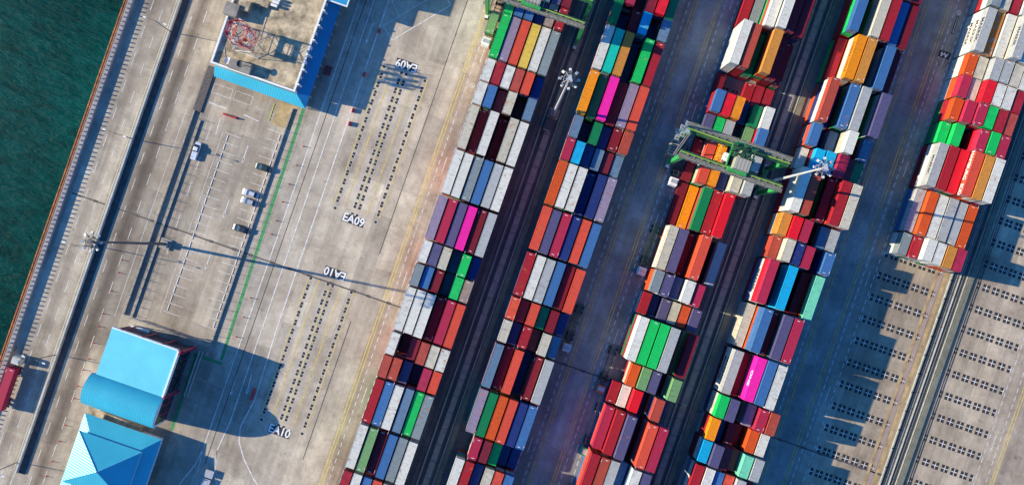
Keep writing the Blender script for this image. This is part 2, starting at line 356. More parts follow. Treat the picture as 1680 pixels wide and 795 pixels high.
# numbered slot groups
def slot_group(vc, n=16):
    for i in range(n + 1):
        v = vc - i * 15.3 * (238.5 / (15.3 * 15.58))
        single = i in (0, n)
        def sq(u, vv, s=2.3):
            bk.quad([(U(u - s), U(vv - s), Z2), (U(u + s), U(vv - s), Z2), (U(u + s), U(vv + s), Z2), (U(u - s), U(vv + s), Z2)])
            mk.quad([(U(u - s - .5), U(vv - s - .5), Z1), (U(u + s + .5), U(vv - s - .5), Z1), (U(u + s + .5), U(vv + s + .5), Z1), (U(u - s - .5), U(vv + s + .5), Z1)])
        for u in (-263.5, -233.6, -225.4, -193):
            if single: sq(u, v)
            else: sq(u, v - 2.7); sq(u, v + 2.7)
    for u in (-267.5, -248.8, -229.5, -210.3, -189):
        vline(yl, u, vc - 238, vc + (0 if u == -229.5 else 4), .11, Z3)
slot_group(231.5); slot_group(-135.3)
def plate_text(u, v, txt, rz, wd=37, ht=14.5):
    bk.quad([(U(u - wd / 2), U(v - ht / 2), Z2), (U(u + wd / 2), U(v - ht / 2), Z2), (U(u + wd / 2), U(v + ht / 2), Z2), (U(u - wd / 2), U(v + ht / 2), Z2)])
    o = text_mesh('ground_lettering', txt, 3.3, M['white'], None, (U(u), U(v), Z3 + .002), (0, 0, rz), offset=.075, ext=0, sx=.90)
    tag(o, kind='structure')
plate_text(-229.6, 246, 'EA09', math.pi); plate_text(-228.5, -22.3, 'EA09', 0)
plate_text(-228.5, -114.5, 'EA10', math.pi); plate_text(-229.8, -389, 'EA10', 0)
# yard lanes beside every block
U0 = [-103.5, 56, 255, 415, 614, 773.5]
LEFT = [1, 0, 1, 0, 1, 0]
for b, u0 in enumerate(U0):
    sgn = -1 if LEFT[b] else 1
    e = u0 if LEFT[b] else u0 + 96.1
    for off in (5, 23):
        dash(mk, e + sgn * off, -520, 780, 8, 14, .085)
    for off in (31, 35.5): vline(yl if b in (0, 5) else wy, e + sgn * off, -520, 780, .11)
    for v in (-500, -300, -100, 100, 290, 480, 600): vline(mk, e + sgn * 14, v + 13 * b, v + 13 * b + 26, .08)
# slot crosses on the empty ground
def vq(q): return 37.75 * q - 3 * (q / 13) ** 2
for b in (4, 5):
    for qi in range(-10, 12 if b == 4 else 18):
        if b == 4 and qi + .67 > 5.8: continue
        v = vq(qi + .67)
        for c in range(7):
            u = U0[b] - 1.1 + 16.4 * c
            for dx in (-1, 1):
                if (c == 0 and dx < 0) or (c == 6 and dx > 0): continue
                for dy in (-1, 1):
                    x, y = u + dx * 3.35, v + dy * 3.35
                    bk.quad([(U(x - 2.6), U(y - 2.6), Z1), (U(x + 2.6), U(y - 2.6), Z1), (U(x + 2.6), U(y + 2.6), Z1), (U(x - 2.6), U(y + 2.6), Z1)])
            mk.quad([(U(u - (.4 if c == 0 else 4.6)), U(v - .45), Z2), (U(u + (.4 if c == 6 else 4.6)), U(v - .45), Z2), (U(u + (.4 if c == 6 else 4.6)), U(v + .45), Z2), (U(u - (.4 if c == 0 else 4.6)), U(v + .45), Z2)])
            mk.quad([(U(u - .45), U(v - 4.6), Z3), (U(u + .45), U(v - 4.6), Z3), (U(u + .45), U(v + 4.6), Z3), (U(u - .45), U(v + 4.6), Z3)])
            mk.quad([(U(u), U(v - 1.4), Z3 + .004), (U(u + 1.4), U(v), Z3 + .004), (U(u), U(v + 1.4), Z3 + .004), (U(u - 1.4), U(v), Z3 + .004)])
# slot marks on the gaps left in block three
for qi, cs in ((10.17, (1, 2)), (9.8, (1, 2))):
    for c in cs:
        x, y = 255 + 16.4 * c + 6, vq(qi)
        for dx in (-3, 3): bk.quad([(U(x + dx - 2), U(y - 2), Z2), (U(x + dx + 2), U(y - 2), Z2), (U(x + dx + 2), U(y + 2), Z2), (U(x + dx - 2), U(y + 2), Z2)])
o = text_mesh('ground_lettering', 'A4', 1.9, M['marking'], None, (*P(1549.5, 90), Z3), (0, 0, math.pi), offset=.05, ext=0); tag(o, kind='structure')
x, y = P(1549.5, 90); bk.quad([(x - 1.7, y - 1.0, Z2), (x + 1.7, y - 1.0, Z2), (x + 1.7, y + 1.0, Z2), (x - 1.7, y + 1.0, Z2)])
pl(bk, [(1572, 27), (1562, 56)], .35, Z1); pl(mk, [(1571.5, 29), (1563, 54)], .08, Z2)
for cx, cy in ((1573.5, 21), (775, 140)):
    x, y = P(cx, cy)
    pts = [(x + .6 * math.cos(t * math.pi / 8), y + .6 * math.sin(t * math.pi / 8)) for t in range(17)]
    line(mk, pts, .07, Z1); line(mk, [(x - .3, y + .3), (x + .3, y - .3)], .07, Z1)
# car park
for i in range(21):
    v = 44 - i * 15.45
    line(mk, [(U(-474), U(v)), (U(-446), U(v))], .055)
for i in range(23):
    v = 73 - i * 15.4
    line(mk, [(U(-410.5), U(v)), (U(-383), U(v))], .055)
vline(mk, -478, -270, 44, .05)
for v in (10, -85, -175): 
    vline(mk, -432, v, v + 26, .12); mk.quad([(U(-434), U(v + 4), Z1), (U(-432), U(v - 5), Z1), (U(-430), U(v + 4), Z1)])
for v in (20, -30, -75, -130, -175): vline(mk, -500, v, v + 24, .08)
line(mk, [P(343, 168), P(371, 178)], .14); line(mk, [P(400, 188), P(424, 199)], .14); line(mk, [P(354, 220), P(361, 195)], .12)
for (a, b_) in (((352, 137), (382, 148)), ((387, 149), (415, 160))):
    x0, y0 = P(*a); x1, y1 = P(*b_)
    line(mk, [(x0, y0), (x1, y0), (x1, y0 - 2.6), (x0, y0 - 2.6), (x0, y0)], .05)
# lines near the transverse drain
tag(mk.build('road_markings', M['marking']), kind='structure')
tag(yl.build('yellow_lane_markings', M['yellow']), kind='structure')
tag(wy.build('worn_yellow_markings', M['worn']), kind='structure')
tag(bk.build('black_slot_markings', M['black']), kind='structure')
tag(gr.build('green_walkway_marking', M['green']), kind='structure')
dr = MB(); dr.box(U(-680), U(1000), U(-133), U(-130.7), -.1, .012)
for i in range(50):
    x = U(-640 + i * 34 + random.uniform(-6, 6)); dr.box(x, x + 1.3, U(-134), U(-129.8), -.1, .02)
tag(dr.build('transverse_drain_surface', M['grate']), kind='structure')

# ------------------------------------------------------------ strips between the blocks
def strip(uc, name, txt):
    r = empty(name, (U(uc), 0, 0)); tag(r, txt, 'cable trench', 'service trenches between the container blocks')
    def b_(nm, x0, x1, z, m):
        k = MB(); k.box(U(x0), U(x1), -170, 170, -.05, z); k.build(nm, m, r)
    b_('kerb', -13.6, -11.6, .42, M['kerb']); b_('kerb', 11.6, 13.2, .34, M['kerb'])
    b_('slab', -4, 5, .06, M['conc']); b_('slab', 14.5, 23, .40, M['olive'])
    for x in ((-9.2, -6.6, -2.8, 7.0, 9.0) if uc > 700 else (-8.6, -6.6, 7.3, 9.3)): b_('rail', x, x + .9, .18, M['dark'])
    if uc > 700: b_('light_rail', 1.2, 2.2, .3, M['kerb']); b_('rail', 3.4, 4.4, .12, M['dark'])
    for x in (27.5, 31, 34.5) if uc > 700 else (-27, -23.5): b_('rail', x, x + .8, .12, M['dark'])
    cb_ = MB(); cb_.box(U(-9), U(10), 0, .12, -.05, .09); cbm = cb_.mesh('crossbar', [M['dark']])
    for i in range(48):
        q_ = bpy.data.objects.new('crossbar', cbm); C.objects.link(q_); q_.parent = r; q_.location = (0, -110 + i * 4.9, 0)
    if uc > 700:
        cs_ = MB(); cs_.box(U(-14), U(-12.2), 0, .35, .42, .62); csm = cs_.mesh('cable_support', [M['dark']])
        for i in range(45):
            q_ = bpy.data.objects.new('cable_support', csm); C.objects.link(q_); q_.parent = r; q_.location = (0, -110 + i * 5.6, 0)
        k = MB(); k.box(U(-38), U(-34.3), -170, 170, -.05, .016); k.box(U(-24), U(-18), -170, 170, -.05, .014); k.build('sand_band', mat('sandy_stain', (.42, .29, .13), .9, noise=(.3, .4)), r)
        k = MB(); k.box(U(-32), U(-26), -170, 170, -.05, .012); k.build('runway', mat('pink_concrete', (.36, .26, .21), .9, noise=(.3, .12)), r)
    return r
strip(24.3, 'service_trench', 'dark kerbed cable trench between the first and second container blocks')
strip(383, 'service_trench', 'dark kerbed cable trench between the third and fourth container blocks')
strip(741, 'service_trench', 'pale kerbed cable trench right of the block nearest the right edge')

# ------------------------------------------------------------ containers
PAL = {'W': (228, 225, 212), 'C': (208, 200, 178), 'G': (182, 184, 182), 'S': (136, 148, 150), 'R': (172, 34, 46), 'X': (184, 44, 76), 'M': (128, 28, 44),
       'B': (186, 78, 62), 'd': (226, 84, 62), 'O': (222, 88, 36), 'A': (250, 150, 24), 'Y': (238, 200, 88), 'T': (212, 142, 62), 'g': (24, 200, 96), 'e': (12, 128, 78),
       'q': (120, 164, 108), 'Q': (124, 222, 182), 't': (20, 202, 176), 'c': (20, 178, 226), 'b': (66, 114, 168), 'n': (34, 54, 116), 'v': (92, 88, 126), 'p': (255, 40, 168),
       'l': (152, 136, 158), 's': (104, 132, 158), 'N': (166, 146, 132), 'u': (240, 26, 46)}
NAME = {'W': 'white', 'C': 'beige', 'G': 'light grey', 'S': 'grey', 'R': 'red', 'X': 'crimson', 'M': 'maroon', 'B': 'brick red', 'd': 'coral', 'O': 'orange', 'A': 'amber', 'Y': 'yellow',
        'T': 'tan', 'g': 'bright green', 'e': 'dark green', 'q': 'olive green', 'Q': 'seafoam', 't': 'turquoise', 'c': 'cyan', 'b': 'blue', 'n': 'navy', 'v': 'slate violet', 'p': 'pink',
        'l': 'lilac', 's': 'steel blue', 'N': 'tan grey', 'u': 'scarlet'}
def lin(k): return tuple(min(.85, v / 1.22) for v in s2l(PAL[k]))
# every bay: (top q, slots, six cells) ; cell = colour letter, tiers, optional lower colours ; "-" empty ; * rusty/dirty
BLK = [
 [(16.67, 2, 'd4 W4 b4 G4 R4 C4'), (14.67, 2, 'W4 R4 n4 C4 g4 s4'), (12.67, 1, 'e4 s4 b4 c4 n4 s4'), (11.67, 1, 'q4 b4 b4 s4 v4 M4'), (10.67, 1, 'g4 b4* b4.05 n3.6 N4* R4'),
  (9.67, 2, 'g4.1 l4 d4.1 Y4.1 W4.1* S4.1/e'), (7.67, 1, 'W4* R4 W4.05* B4* d4.05 n3.55'), (6.67, 1, 'W4* b4 M3 C4* M1 s4'),
  (5.67, 2, 'C4* M3 W4* M2 C4* W4'), (3.67, 2, 'W4.1* W4.1 S4 b4 G4 W4.05*'), (1.67, 2, 'l4.05/W X4 v3.9 p4.05 M3.85 G4'),
  (-.33, 1, 'W4* v4 C4* n2.5 g4 n3.5'), (-1.33, 1, 'S4 b3.8 M3.67 n2 g3.9 N4*'), (-2.33, 2, 'W4* W4.05 W4.1 M3.3 X3.95 d4'),
  (-4.33, 1, 'W4* M1 M3.25 B4* C3.95* W4.1*'), (-5.33, 1, 'B4* B4* v3.4 n1 X4 d4'), (-6.33, 2, 'R4 b3.95 W4.1* s4 g3.85 S3.95*'),
  (-8.33, 2, 'W4.1* q4* M3.6 b4 S4 W4.1*'), (-10.33, 2, 'R4 W4* b3.9 d4 G4 O4'), (-12.33, 1, 'M4 C4 n4 W4 g4 s4')],
 [(17.67, 2, 'W4 b4 R4 G4 d4 C4'), (15.67, 2, 'n4 C4 d4 W4 R4 b4'), (13.67, 2, 'e3.6 X4 M1 M3.7 u4.1 e3.55'), (11.67, 1, 'e4.05 n1 M3.3 c4* n1 s4'), (10.67, 2, 'W4.1* t4.1 T4.1 n1 g4.1* R4'),
  (8.67, 2, 'A4.1 e3.6 p4.1 M3.5 l4 d4.3'), (6.67, 1, 's4* n1 e3.75 n3 M3.7 B4.4*'), (5.67, 1, 'X4 c4* n3.3 s3.3* M3.1 s3.0*'),
  (4.67, 2, 'O4.1* W4.05* W4.1* n3 n3.9 l4*'), (2.67, 2, 'd4* v4 X4 n3.9 d4* b4'), (.67, 2, 'R4* W4* G4* b4 M3.7 d4.1'),
  (-1.33, 1, 'd4.1* M3.2 d4.05* e3.6 M3.7 n2.9'), (-2.33, 1, 'C4* n3 R4 M2.5 C4* s3.4*'), (-3.33, 2, 's4.1 M3.5 d4 n1 M3.4 G4.1'),
  (-5.33, 2, 'l4.05* e4 O4 d4.05 n3.95 b3.9'), (-7.33, 1, '- X4 M3.9 g3.4 n2 n2'), (-8.33, 2, 'W4 R4* n3.5 C4 d4 b4'), (-10.33, 2, 'G4 d4 b4 W4 M3.5 g4')],
 [(18.67, 2, 'W4 d4.5 b4 C4.5 R4 M4'), (16.67, 2, 'n3 R4 W4.5 C5 M4.6 M4.3'), (14.67, 2, 'R1.6 S1.8 W4.5/B W5.1/W M4.6 M4.3'), (12.67, 2, 'W4.75/WWW B4.6/RRR e2.5/M T5/Oe M3.8/MMM M2.2'), (10.67, 1, 'M1 - - R1 R1 R1'),
  (9.67, 1, 'b3.65/RR u3.6 A3.55 n1.8 e2.8/n W3.6/C'), (8.67, 1, 'v2.6 g2.55 G2.7 - q2.5 b4/u'), (7.67, 1, 'M1 d2.6 A2.8/W n1 C4.2 G5.1/W'),
  (6.67, 1, 'M1 d3.5 A3.5/W n2.9/G C4.5/C G5.2/WR'), (5.67, 2, 'M1 A1.3 e3.1/B R3.3 u4.1 -'), (3.67, 2, 'C3.6*/WO v3.8/M M2.3 d5/Od - G3.1/n'),
  (1.67, 1, 'S4.2/O v4.3 n3.6 W4.8*/C X4.65 -'), (.67, 1, 'R1.8 n.9 v2 C2* O2 v2.6'), (-.33, 2, 'W4.7*/WR g4.8 g5 G5.2* - M4.4'),
  (-2.33, 1, '- O3.3/CR q3.8 v3.85 n.5 q4.3*/Q'), (-3.33, 1, 'R1.9 W2.2* u3.5 n.6 B4.6/n n1.5'), (-4.33, 2, 'X3/d R3.8/O v4.6* n1 d5.2/d X5.3'),
  (-6.33, 2, 'R4 B4 G4 b3 W5 v5'), (-8.33, 1, 'W3 g3.3 R4 n3 d4 s4')],
 [(19.67, 2, 'R4.5 C4.5 b4.5 W4.5 d4.5 M4'), (17.67, 2, 'W4.5 n3 R4.5 C4.5 v4.3 M4'), (15.67, 2, 'b4.4/gu n1 C4.5/W R4.5 b4.0 M3.9'), (13.67, 2, 'R2.2 A4.5/WA T4.6 n1 b4.4 M3.4'), (11.67, 2, 'B4.4/WnO n2 b4.4* G4.7 n1 v4.7'),
  (9.67, 1, 'b3.9/dS n1.3 s2.8 W5.2/CC - s3.9'), (8.67, 1, 'W2.2* c4 c4.2* X5/d M4 e3.7'), (7.67, 2, 'W5.3/WWR B5.2 e1.5 M3.9 R5.1/d C5.2*'),
  (5.67, 1, 'T4/TW u4.4 X4.4 - s3.5 G3.55'), (4.67, 1, 'B3.3/d C4.5/W n4.4 X4.4 n1 b4.4/n'), (3.67, 2, 'X4.9/uWb n1 c4.6/cn - M2.5 Q3.8'),
  (1.67, 2, 'C2.5*/C b4.9/bOb M3.8 v5.0 X5.1 -'), (-.33, 2, 'G3.85/WWM M2.8 p4.7/pg b5.0 W5.0* -'), (-2.33, 1, 'g4.35/CC v4.5 n1 l3.4*/C X4.3/u B4.5*'),
  (-3.33, 1, 'A4/RM n2.5 M3 M1.5 O3.6/O W3.7*'), (-4.33, 1, 'c3.9/WM v4.5 M4 M3 Q4.4/QR G4.6*'), (-5.33, 2, 'R4 W4.2 b4 d4 G4.6 M4'), (-7.33, 2, 'd4 g4 W4.2 n4 d4 X4')],
 [(20.67, 2, 'C4 W4 R4 b4 G4 W4'), (18.67, 2, 'S4/WR C3.8 R3.7 W4 b4 X4'), (16.67, 2, 'G3.85/WWWt N3.5** W3.8* G5.1*/CC W4.5 C4.3'), (14.67, 1, 'O3.3/WWb C3.3* G4.3/WC G4.3 C4.3 W4.3'),
  (13.67, 1, 'X3.5/OWn C3.3* u4.3/u W4.3* W4.3* R4.2'), (12.67, 1, 'O3.4/Re X4/R X4.3 g4.3 R4.3 B4.2'), (11.67, 1, 'g2.5/en g3.25/g n.7 X4.2/ur g4.35 X4.35'),
  (10.67, 2, 'G3.6/WRWs R3.75 u3.75 d4.6/dd T4.7/W W4.75*/W'), (8.67, 2, 'G2.1*/bn O2.85/O W2.8* G2.9* G2.8 O2.85'), (6.67, 1, 'S2.45/Wb R2.65 W3.55/WC W3.5/W T3.6/Od X3.6/C')],
]
for blk in BLK:
    for i, bb in enumerate(blk): blk[i] = (bb[0], bb[1], bb[2].replace('/ur', '/uR'))
CW, TIER = 2.438, 2.6
def container_mesh(L_, name, plates=(-1, 1)):
    m = MB(); hw = CW / 2; hl = L_ / 2; r = .11
    # corner posts, rails
    for sx in (-1, 1):
        for sy in (-1, 1):
            x = sx * (hw - r / 2); y = sy * (hl - r / 2)
            m.box(x - r / 2, x + r / 2, y - r / 2, y + r / 2, 0, 1)
        x = sx * (hw - .04)
        m.box(x - .04, x + .04, -hl + r, hl - r, .955, 1); m.box(x - .04, x + .04, -hl + r, hl - r, 0, .055)
    for sy in (-1, 1):
        y = sy * (hl - .04)
        m.box(-hw + r, hw - r, y - .04, y + .04, .955, 1); m.box(-hw + r, hw - r, y - .04, y + .04, 0, .055)
    # corrugated side walls
    def corr(fix, axis, half, n):
        xs = []
        for i in range(n):
            a = -half + 2 * half * i / n; st = 2 * half / n
            xs += [(a, 0), (a + st * .38, 0), (a + st * .5, .036), (a + st * .88, .036)]
        xs.append((half, 0))
        for (a, da), (b, db) in zip(xs, xs[1:]):
            s_ = math.copysign(1, fix); f0 = fix - s_ * da; f1 = fix - s_ * db
            if axis == 'y': q = [(f0, a, .055), (f1, b, .055), (f1, b, .955), (f0, a, .955)]
            else: q = [(a, f0, .055), (b, f1, .055), (b, f1, .955), (a, f0, .955)]
            if (s_ > 0) != (axis == 'y'): q = q[::-1]
            m.quad(q)
    n = int(L_ / .56)
    corr(hw - .015, 'y', hl - r, n); corr(-hw + .015, 'y', hl - r, n); corr(hl - .02, 'x', hw - r, 5); corr(-hl + .02, 'x', hw - r, 5)
    # roof sheet with shallow ribs
    k = int(L_ / .45); y0 = -hl + .07; st = (2 * hl - .14) / k
    for i in range(k):
        a = y0 + i * st; zt = .990; zl = .984
        for (p, q, z0, z1) in ((a, a + st * .5, zt, zt), (a + st * .5, a + st * .6, zt, zl), (a + st * .6, a + st * .9, zl, zl), (a + st * .9, a + st, zl, zt)):
            m.quad([(-hw + .07, p, z0), (hw - .07, p, z0), (hw - .07, q, z1), (-hw + .07, q, z1)])
    m.quad([(-hw + .02, -hl + .02, .01), (-hw + .02, hl - .02, .01), (hw - .02, hl - .02, .01), (hw - .02, -hl + .02, .01)])
    # small white roof number plates at the two ends
    for sy in plates:
        y = sy * (hl - .5); m.box(-.1, .65, y - .07, y + .07, .992, .998, 1)
        if len(plates) > 1: m.box(-hw + .12, -hw + .22, y - .9, y - .1, .992, .998, 1)
    return m.mesh(name, [M['cont'], M['marking']])
def door_mesh():
    m = MB(); hw = CW / 2 - .12
    m.box(-hw, -.015, -.02, 0, .06, .95); m.box(.015, hw, -.02, 0, .06, .95)
    for x in (-.85, -.35, .35, .85):
        m.bar((x, -.05, .05), (x, -.05, .96), .022, 1, seg=6)
        m.box(x - .02, x + .25, -.075, -.045, .42, .44, 1)
        for z in (.15, .5, .85): m.box(x - .06, x + .06, -.06, -.02, z - .01, z + .01, 1)
    return m.mesh('door', [M['cont'], M['steel']])
ME = {1: container_mesh(6.058, 'short_container'), 2: container_mesh(12.192, 'long_container')}
MEV = {k: [ME[k], container_mesh(l_, n_ + '_bare', ()), container_mesh(l_, n_ + '_plate', (1,))] for k, l_, n_ in ((1, 6.058, 'short_container'), (2, 12.192, 'long_container'))}
DOOR = door_mesh()
LET = {}   # lettering meshes
def lettering(parent, body, size, key, L_, ht, side=-1, shift=0):
    kk = (body, size, key)
    if kk not in LET:
        t = text_mesh('lettering', body, size, M[key], ext=.008, offset=.03)
        LET[kk] = t.data; bpy.data.objects.remove(t)
    o = bpy.data.objects.new('lettering', LET[kk]); C.objects.link(o); o.parent = parent
    # on the long west face: reads from north to south, upright
    o.rotation_euler = (math.pi / 2, 0, side * math.pi / 2)
    o.location = (side * (CW / 2 + .012), shift, .5); o.scale = (1, 1 / ht, 1)
    return o
TXT = {}
def addtxt(b, qt, c, idx, body, size, key='black', shift=0): TXT[(b, qt, c, idx)] = (body, size, key, shift)
for i in (0, 1, 2): addtxt(4, 16.67, 0, i, 'MAERSK', 1.9)
addtxt(4, 16.67, 3, 0, 'MAERSK', 1.5)
addtxt(4, 10.67, 0, 0, 'MAERSK', 1.5); addtxt(4, 10.67, 0, 2, 'MAERSK', 1.7); addtxt(4, 10.67, 0, 3, 'MAERSK', 1.7)
addtxt(4, 10.67, 3, 0, 'HAMBURG  SÜD', 1.75, 'white')
addtxt(3, 13.67, 1, 0, 'Hapag-Lloyd', 1.7); addtxt(3, -.33, 2, 0, 'ONE', 2.1, 'white'); addtxt(3, -.33, 0, 1, 'MAERSK', 1.9); addtxt(3, -.33, 0, 2, 'MAERSK', 1.9)
addtxt(3, 3.67, 0, 2, 'MAERSK', 1.7)
items = []
for bi, blk in enumerate(BLK):
    for ri, (qt, slots, cells) in enumerate(blk):
        vt = vq(qt); vb = vq(qt - slots); vc = (vt + vb) / 2
        L_ = 6.058 if slots == 1 else 12.192
        cl = cells.split()
        hs = []
        for c in cl:
            hs.append(0 if c == '-' else float(c[1:].split('/')[0].replace('*', '')))
        for ci, c in enumerate(cl):
            if c == '-': continue
            key = c[0]; h = hs[ci]; rust = c.count('*'); low = c.split('/')[1] if '/' in c else ''
            n = max(1, int(h + .35)); th = h * TIER / n
            x = U(U0[bi] + 16.4 * ci) + CW / 2; y = U(vc)
            x += random.uniform(-.05, .05); y += random.uniform(-.10, .10)
            for t in range(n):
                top = (t == n - 1); idx = n - 1 - t
                k = key if top else (low[idx - 1] if idx - 1 < len(low) else random.choice('RMBdWCGbnvsOegX'))
                z0 = t * th; z1 = z0 + th - .02
                px, py = toPix(x, y, z1)
                inside = -20 < px < 1700 and -30 < py < 825
                lp = L_ * S * H / (H - z1)
                wp = CW * S
                a = 0
                if inside:
                    if top: a += lp * wp
                    # exposed long face
                    u = x; nb = (ci - 1 if u > 0 else ci + 1)
                    nh = hs[nb] * TIER if 0 <= nb < 6 else 0
                    dz = max(0, z1 - max(z0, nh)); a += abs(u) * S * dz / H * lp
                    fx = max(0, min(px + lp / 2, 1680) - max(px - lp / 2, 0)) / lp; fy = max(0, min(py + lp / 2, 795) - max(py - lp / 2, 0)) / lp
                    a *= min(1, fx) * min(1, fy)
                    if top and h < 2 and nh > h * TIER + 2: a *= .3
                if (bi, qt, ci, idx) in TXT: a *= 20
                items.append(dict(a=a, b=bi, r=ri, c=ci, t=t, top=top, n=n, k=k, z0=z0, th=th - .05, x=x, y=y, L=L_, sl=slots, rust=rust if top else 0, idx=idx, key=key))
items.sort(key=lambda d_: -d_['a'])
ind = [d_ for d_ in items if d_['a'] > 0][:296]
indset = set(id(d_) for d_ in ind)
rest = [d_ for d_ in items if id(d_) not in indset]
ORD = ['first', 'second', 'third', 'fourth', 'fifth', 'sixth', 'seventh', 'eighth', 'ninth', 'tenth', 'eleventh', 'twelfth', 'thirteenth', 'fourteenth', 'fifteenth', 'sixteenth', 'seventeenth', 'eighteenth']
GRP = ['containers stacked in the %s block from the sea' % ORD[i] for i in range(5)]
visrow = {}
for bi, blk in enumerate(BLK):
    rows = []
    for ri, (qt, slots, _) in enumerate(blk):
        _, yb = toPix(U(U0[bi] + 98), U(vq(qt - slots)), 9)
        _, yt = toPix(U(U0[bi]), U(vq(qt)), 9)
        if yb > 4 and yt < 791: rows.append(ri)
    for i, ri in enumerate(rows): visrow[(bi, ri)] = i
cells_in = {}
for d_ in ind: cells_in[(d_['b'], d_['r'], d_['c'], d_['t'])] = d_
cnt = {}
for d_ in ind:
    bi, ri, ci = d_['b'], d_['r'], d_['c']
    o = bpy.data.objects.new('shipping_container', MEV[d_['sl']][random.choice((0, 1, 1, 2))]); C.objects.link(o)
    o.location = (d_['x'], d_['y'], d_['z0']); o.scale = (1, 1, d_['th'])
    if random.random() < .5 and d_['top']: o.rotation_euler = (0, 0, math.pi)
    rustv = (.25 + .40 * random.random()) if d_['rust'] == 0 else (.78 if d_['rust'] == 1 else 1.4)
    base = lin(d_['k']); jit = random.uniform(.93, 1.05)
    o.color = (*[min(1, v * jit) for v in base], rustv)
    dm = bpy.data.objects.new('door', DOOR); C.objects.link(dm); dm.parent = o; dm.color = o.color
    flip = o.rotation_euler[2] != 0
    dm.location = (0, (d_['L'] / 2 + .002) if flip else -(d_['L'] / 2 + .002), 0)
    if flip: dm.rotation_euler = (0, 0, math.pi)
    key = (bi, BLK[bi][ri][0], ci, d_['idx'])
    if key in TXT:
        if flip:
            o.rotation_euler = (0, 0, 0); dm.location = (0, -(d_['L'] / 2 + .002), 0); dm.rotation_euler = (0, 0, 0)
        body, size, kk, sh = TXT[key]; lettering(o, body, size, kk, d_['L'], d_['th'], shift=sh)
    elif bi >= 2 and d_['sl'] == 2 and d_['k'] in 'WC' and not flip and d_['idx'] < 3 and ci < 3 and random.random() < .0:
        pass
    vr = visrow.get((bi, ri), 0)
    occ = [j for j in range(6) if BLK[bi][ri][2].split()[j] != '-']
    pos = occ.index(ci) if ci in occ else ci
    posw = ORD[pos] + ' from left in'
    worn = 'rusty ' if d_['rust'] else ''
    size = 'long' if d_['sl'] == 2 else 'short'
    if d_['top']:
        lab = f"{worn}{NAME[d_['k']]} {size} container, {posw} row {vr + 1} down, {ORD[bi]} block from sea"
    else:
        lv = d_['idx']
        lab = f"{NAME[d_['k']]} {size} container {['', 'one', 'two', 'three', 'four', 'five'][lv]} below top, {ORD[pos]} across row {vr + 1} down, {ORD[bi]} block from sea"
    tag(o, lab, 'container', GRP[bi])
# the remaining containers of the stacks, one mass
import numpy as np
def simple_parts(L_):
    m = MB(); hw = CW / 2; hl = L_ / 2
    m.box(-hw + .03, hw - .03, -hl + .03, hl - .03, .01, .985)
    for sx in (-1, 1):
        for sy in (-1, 1):
            x = sx * (hw - .06); y = sy * (hl - .06); m.box(x - .06, x + .06, y - .06, y + .06, 0, 1)
        x = sx * (hw - .045); m.box(x - .045, x + .045, -hl + .12, hl - .12, .95, .998); m.box(x - .045, x + .045, -hl + .12, hl - .12, .002, .05)
    for sy in (-1, 1):
        y = sy * (hl - .045); m.box(-hw + .12, hw - .12, y - .045, y + .045, .95, .998)
    return m
SP = {1: simple_parts(6.058), 2: simple_parts(12.192)}
V = []; F = []; COL = []
for d_ in rest:
    sp = SP[d_['sl']]; n0 = len(V)
    for (x, y, z) in sp.v: V.append((x + d_['x'], y + d_['y'], d_['z0'] + z * d_['th']))
    for f in sp.f: F.append(tuple(i + n0 for i in f))
    c = (*lin(d_['k']), 1)
    COL += [c] * len(sp.v)
me = bpy.data.meshes.new('stacked_containers'); me.from_pydata(V, [], F); me.materials.append(M['stuff'])
at = me.attributes.new('paint', 'FLOAT_COLOR', 'POINT'); at.data.foreach_set('color', np.array(COL, dtype=np.float32).ravel())
o = bpy.data.objects.new('stacked_containers', me); C.objects.link(o)
tag(o, 'remaining lower and shaded containers of mixed colours inside the five stacks', 'container stacks', kind='stuff')
#@@REST
# ------------------------------------------------------------ walls, railings, fences
def ubox(mb, u0, u1, v0, v1, z0, z1, mi=0): mb.box(U(u0), U(u1), U(v0), U(v1), z0, z1, mi)
r = empty('sea_railing', (U(-694), 0, 0)); tag(r, 'long concrete sea parapet with rusty orange pipe along its outer edge', 'railing')
k = MB(); ubox(k, -3, -1.2, -900, 700, -.1, .9); k.build('outer_wall', M['conc'], r)
k = MB()
for x, z in ((-4.4, 1.0), (-.6, 1.0)): k.bar((U(x), -150, z), (U(x), 120, z), .20, seg=6)
k.build('pipe', M['rust'], r)
k = MB(); ubox(k, 1, 8.5, -900, 700, -.1, 1.12); k.build('parapet', mat('lilac_concrete', (.30, .28, .28), .9, noise=(.4, .15)), r)
bm_ = MB(); bm_.box(-.09, .09, -.16, .16, 0, .85); pbm = mat('parapet_blocks', (.30, .28, .28), .9); bme = bm_.mesh('baluster', [pbm]); k = MB()
for i in range(190):
    v_ = -790 + i * 7.6
    if -420 < v_ < 336:
        o = bpy.data.objects.new('baluster', bme); C.objects.link(o); o.parent = r; o.location = (U(4.8), U(v_), 1.12)
    else: k.box(U(4.8) - .09, U(4.8) + .09, U(v_) - .16, U(v_) + .16, 1.12, 1.97)
tag(k.build('balusters', pbm, r), kind='stuff')
w1 = MB(); ubox(w1, -615.5, -612.3, -594, 700, -.1, 1.15)
o = w1.build('median_wall', M['conc_light']); tag(o, 'pale concrete wall dividing the two straight roads by the sea', 'wall')
k = MB(); ubox(k, -620.5, -619.3, -594, 700, -.02, .22); o2 = k.build('kerb', M['conc_light'], o)
gt = MB(); ubox(gt, -612, -600.5, -594, 700, -.1, .01); tag(gt.build('median_shade_surface', mat('painted_wall_shade', (.085, .075, .07), .8, noise=(.6, .35))), kind='structure')  # flat dark strip deepens the median wall's shadow by its own colour
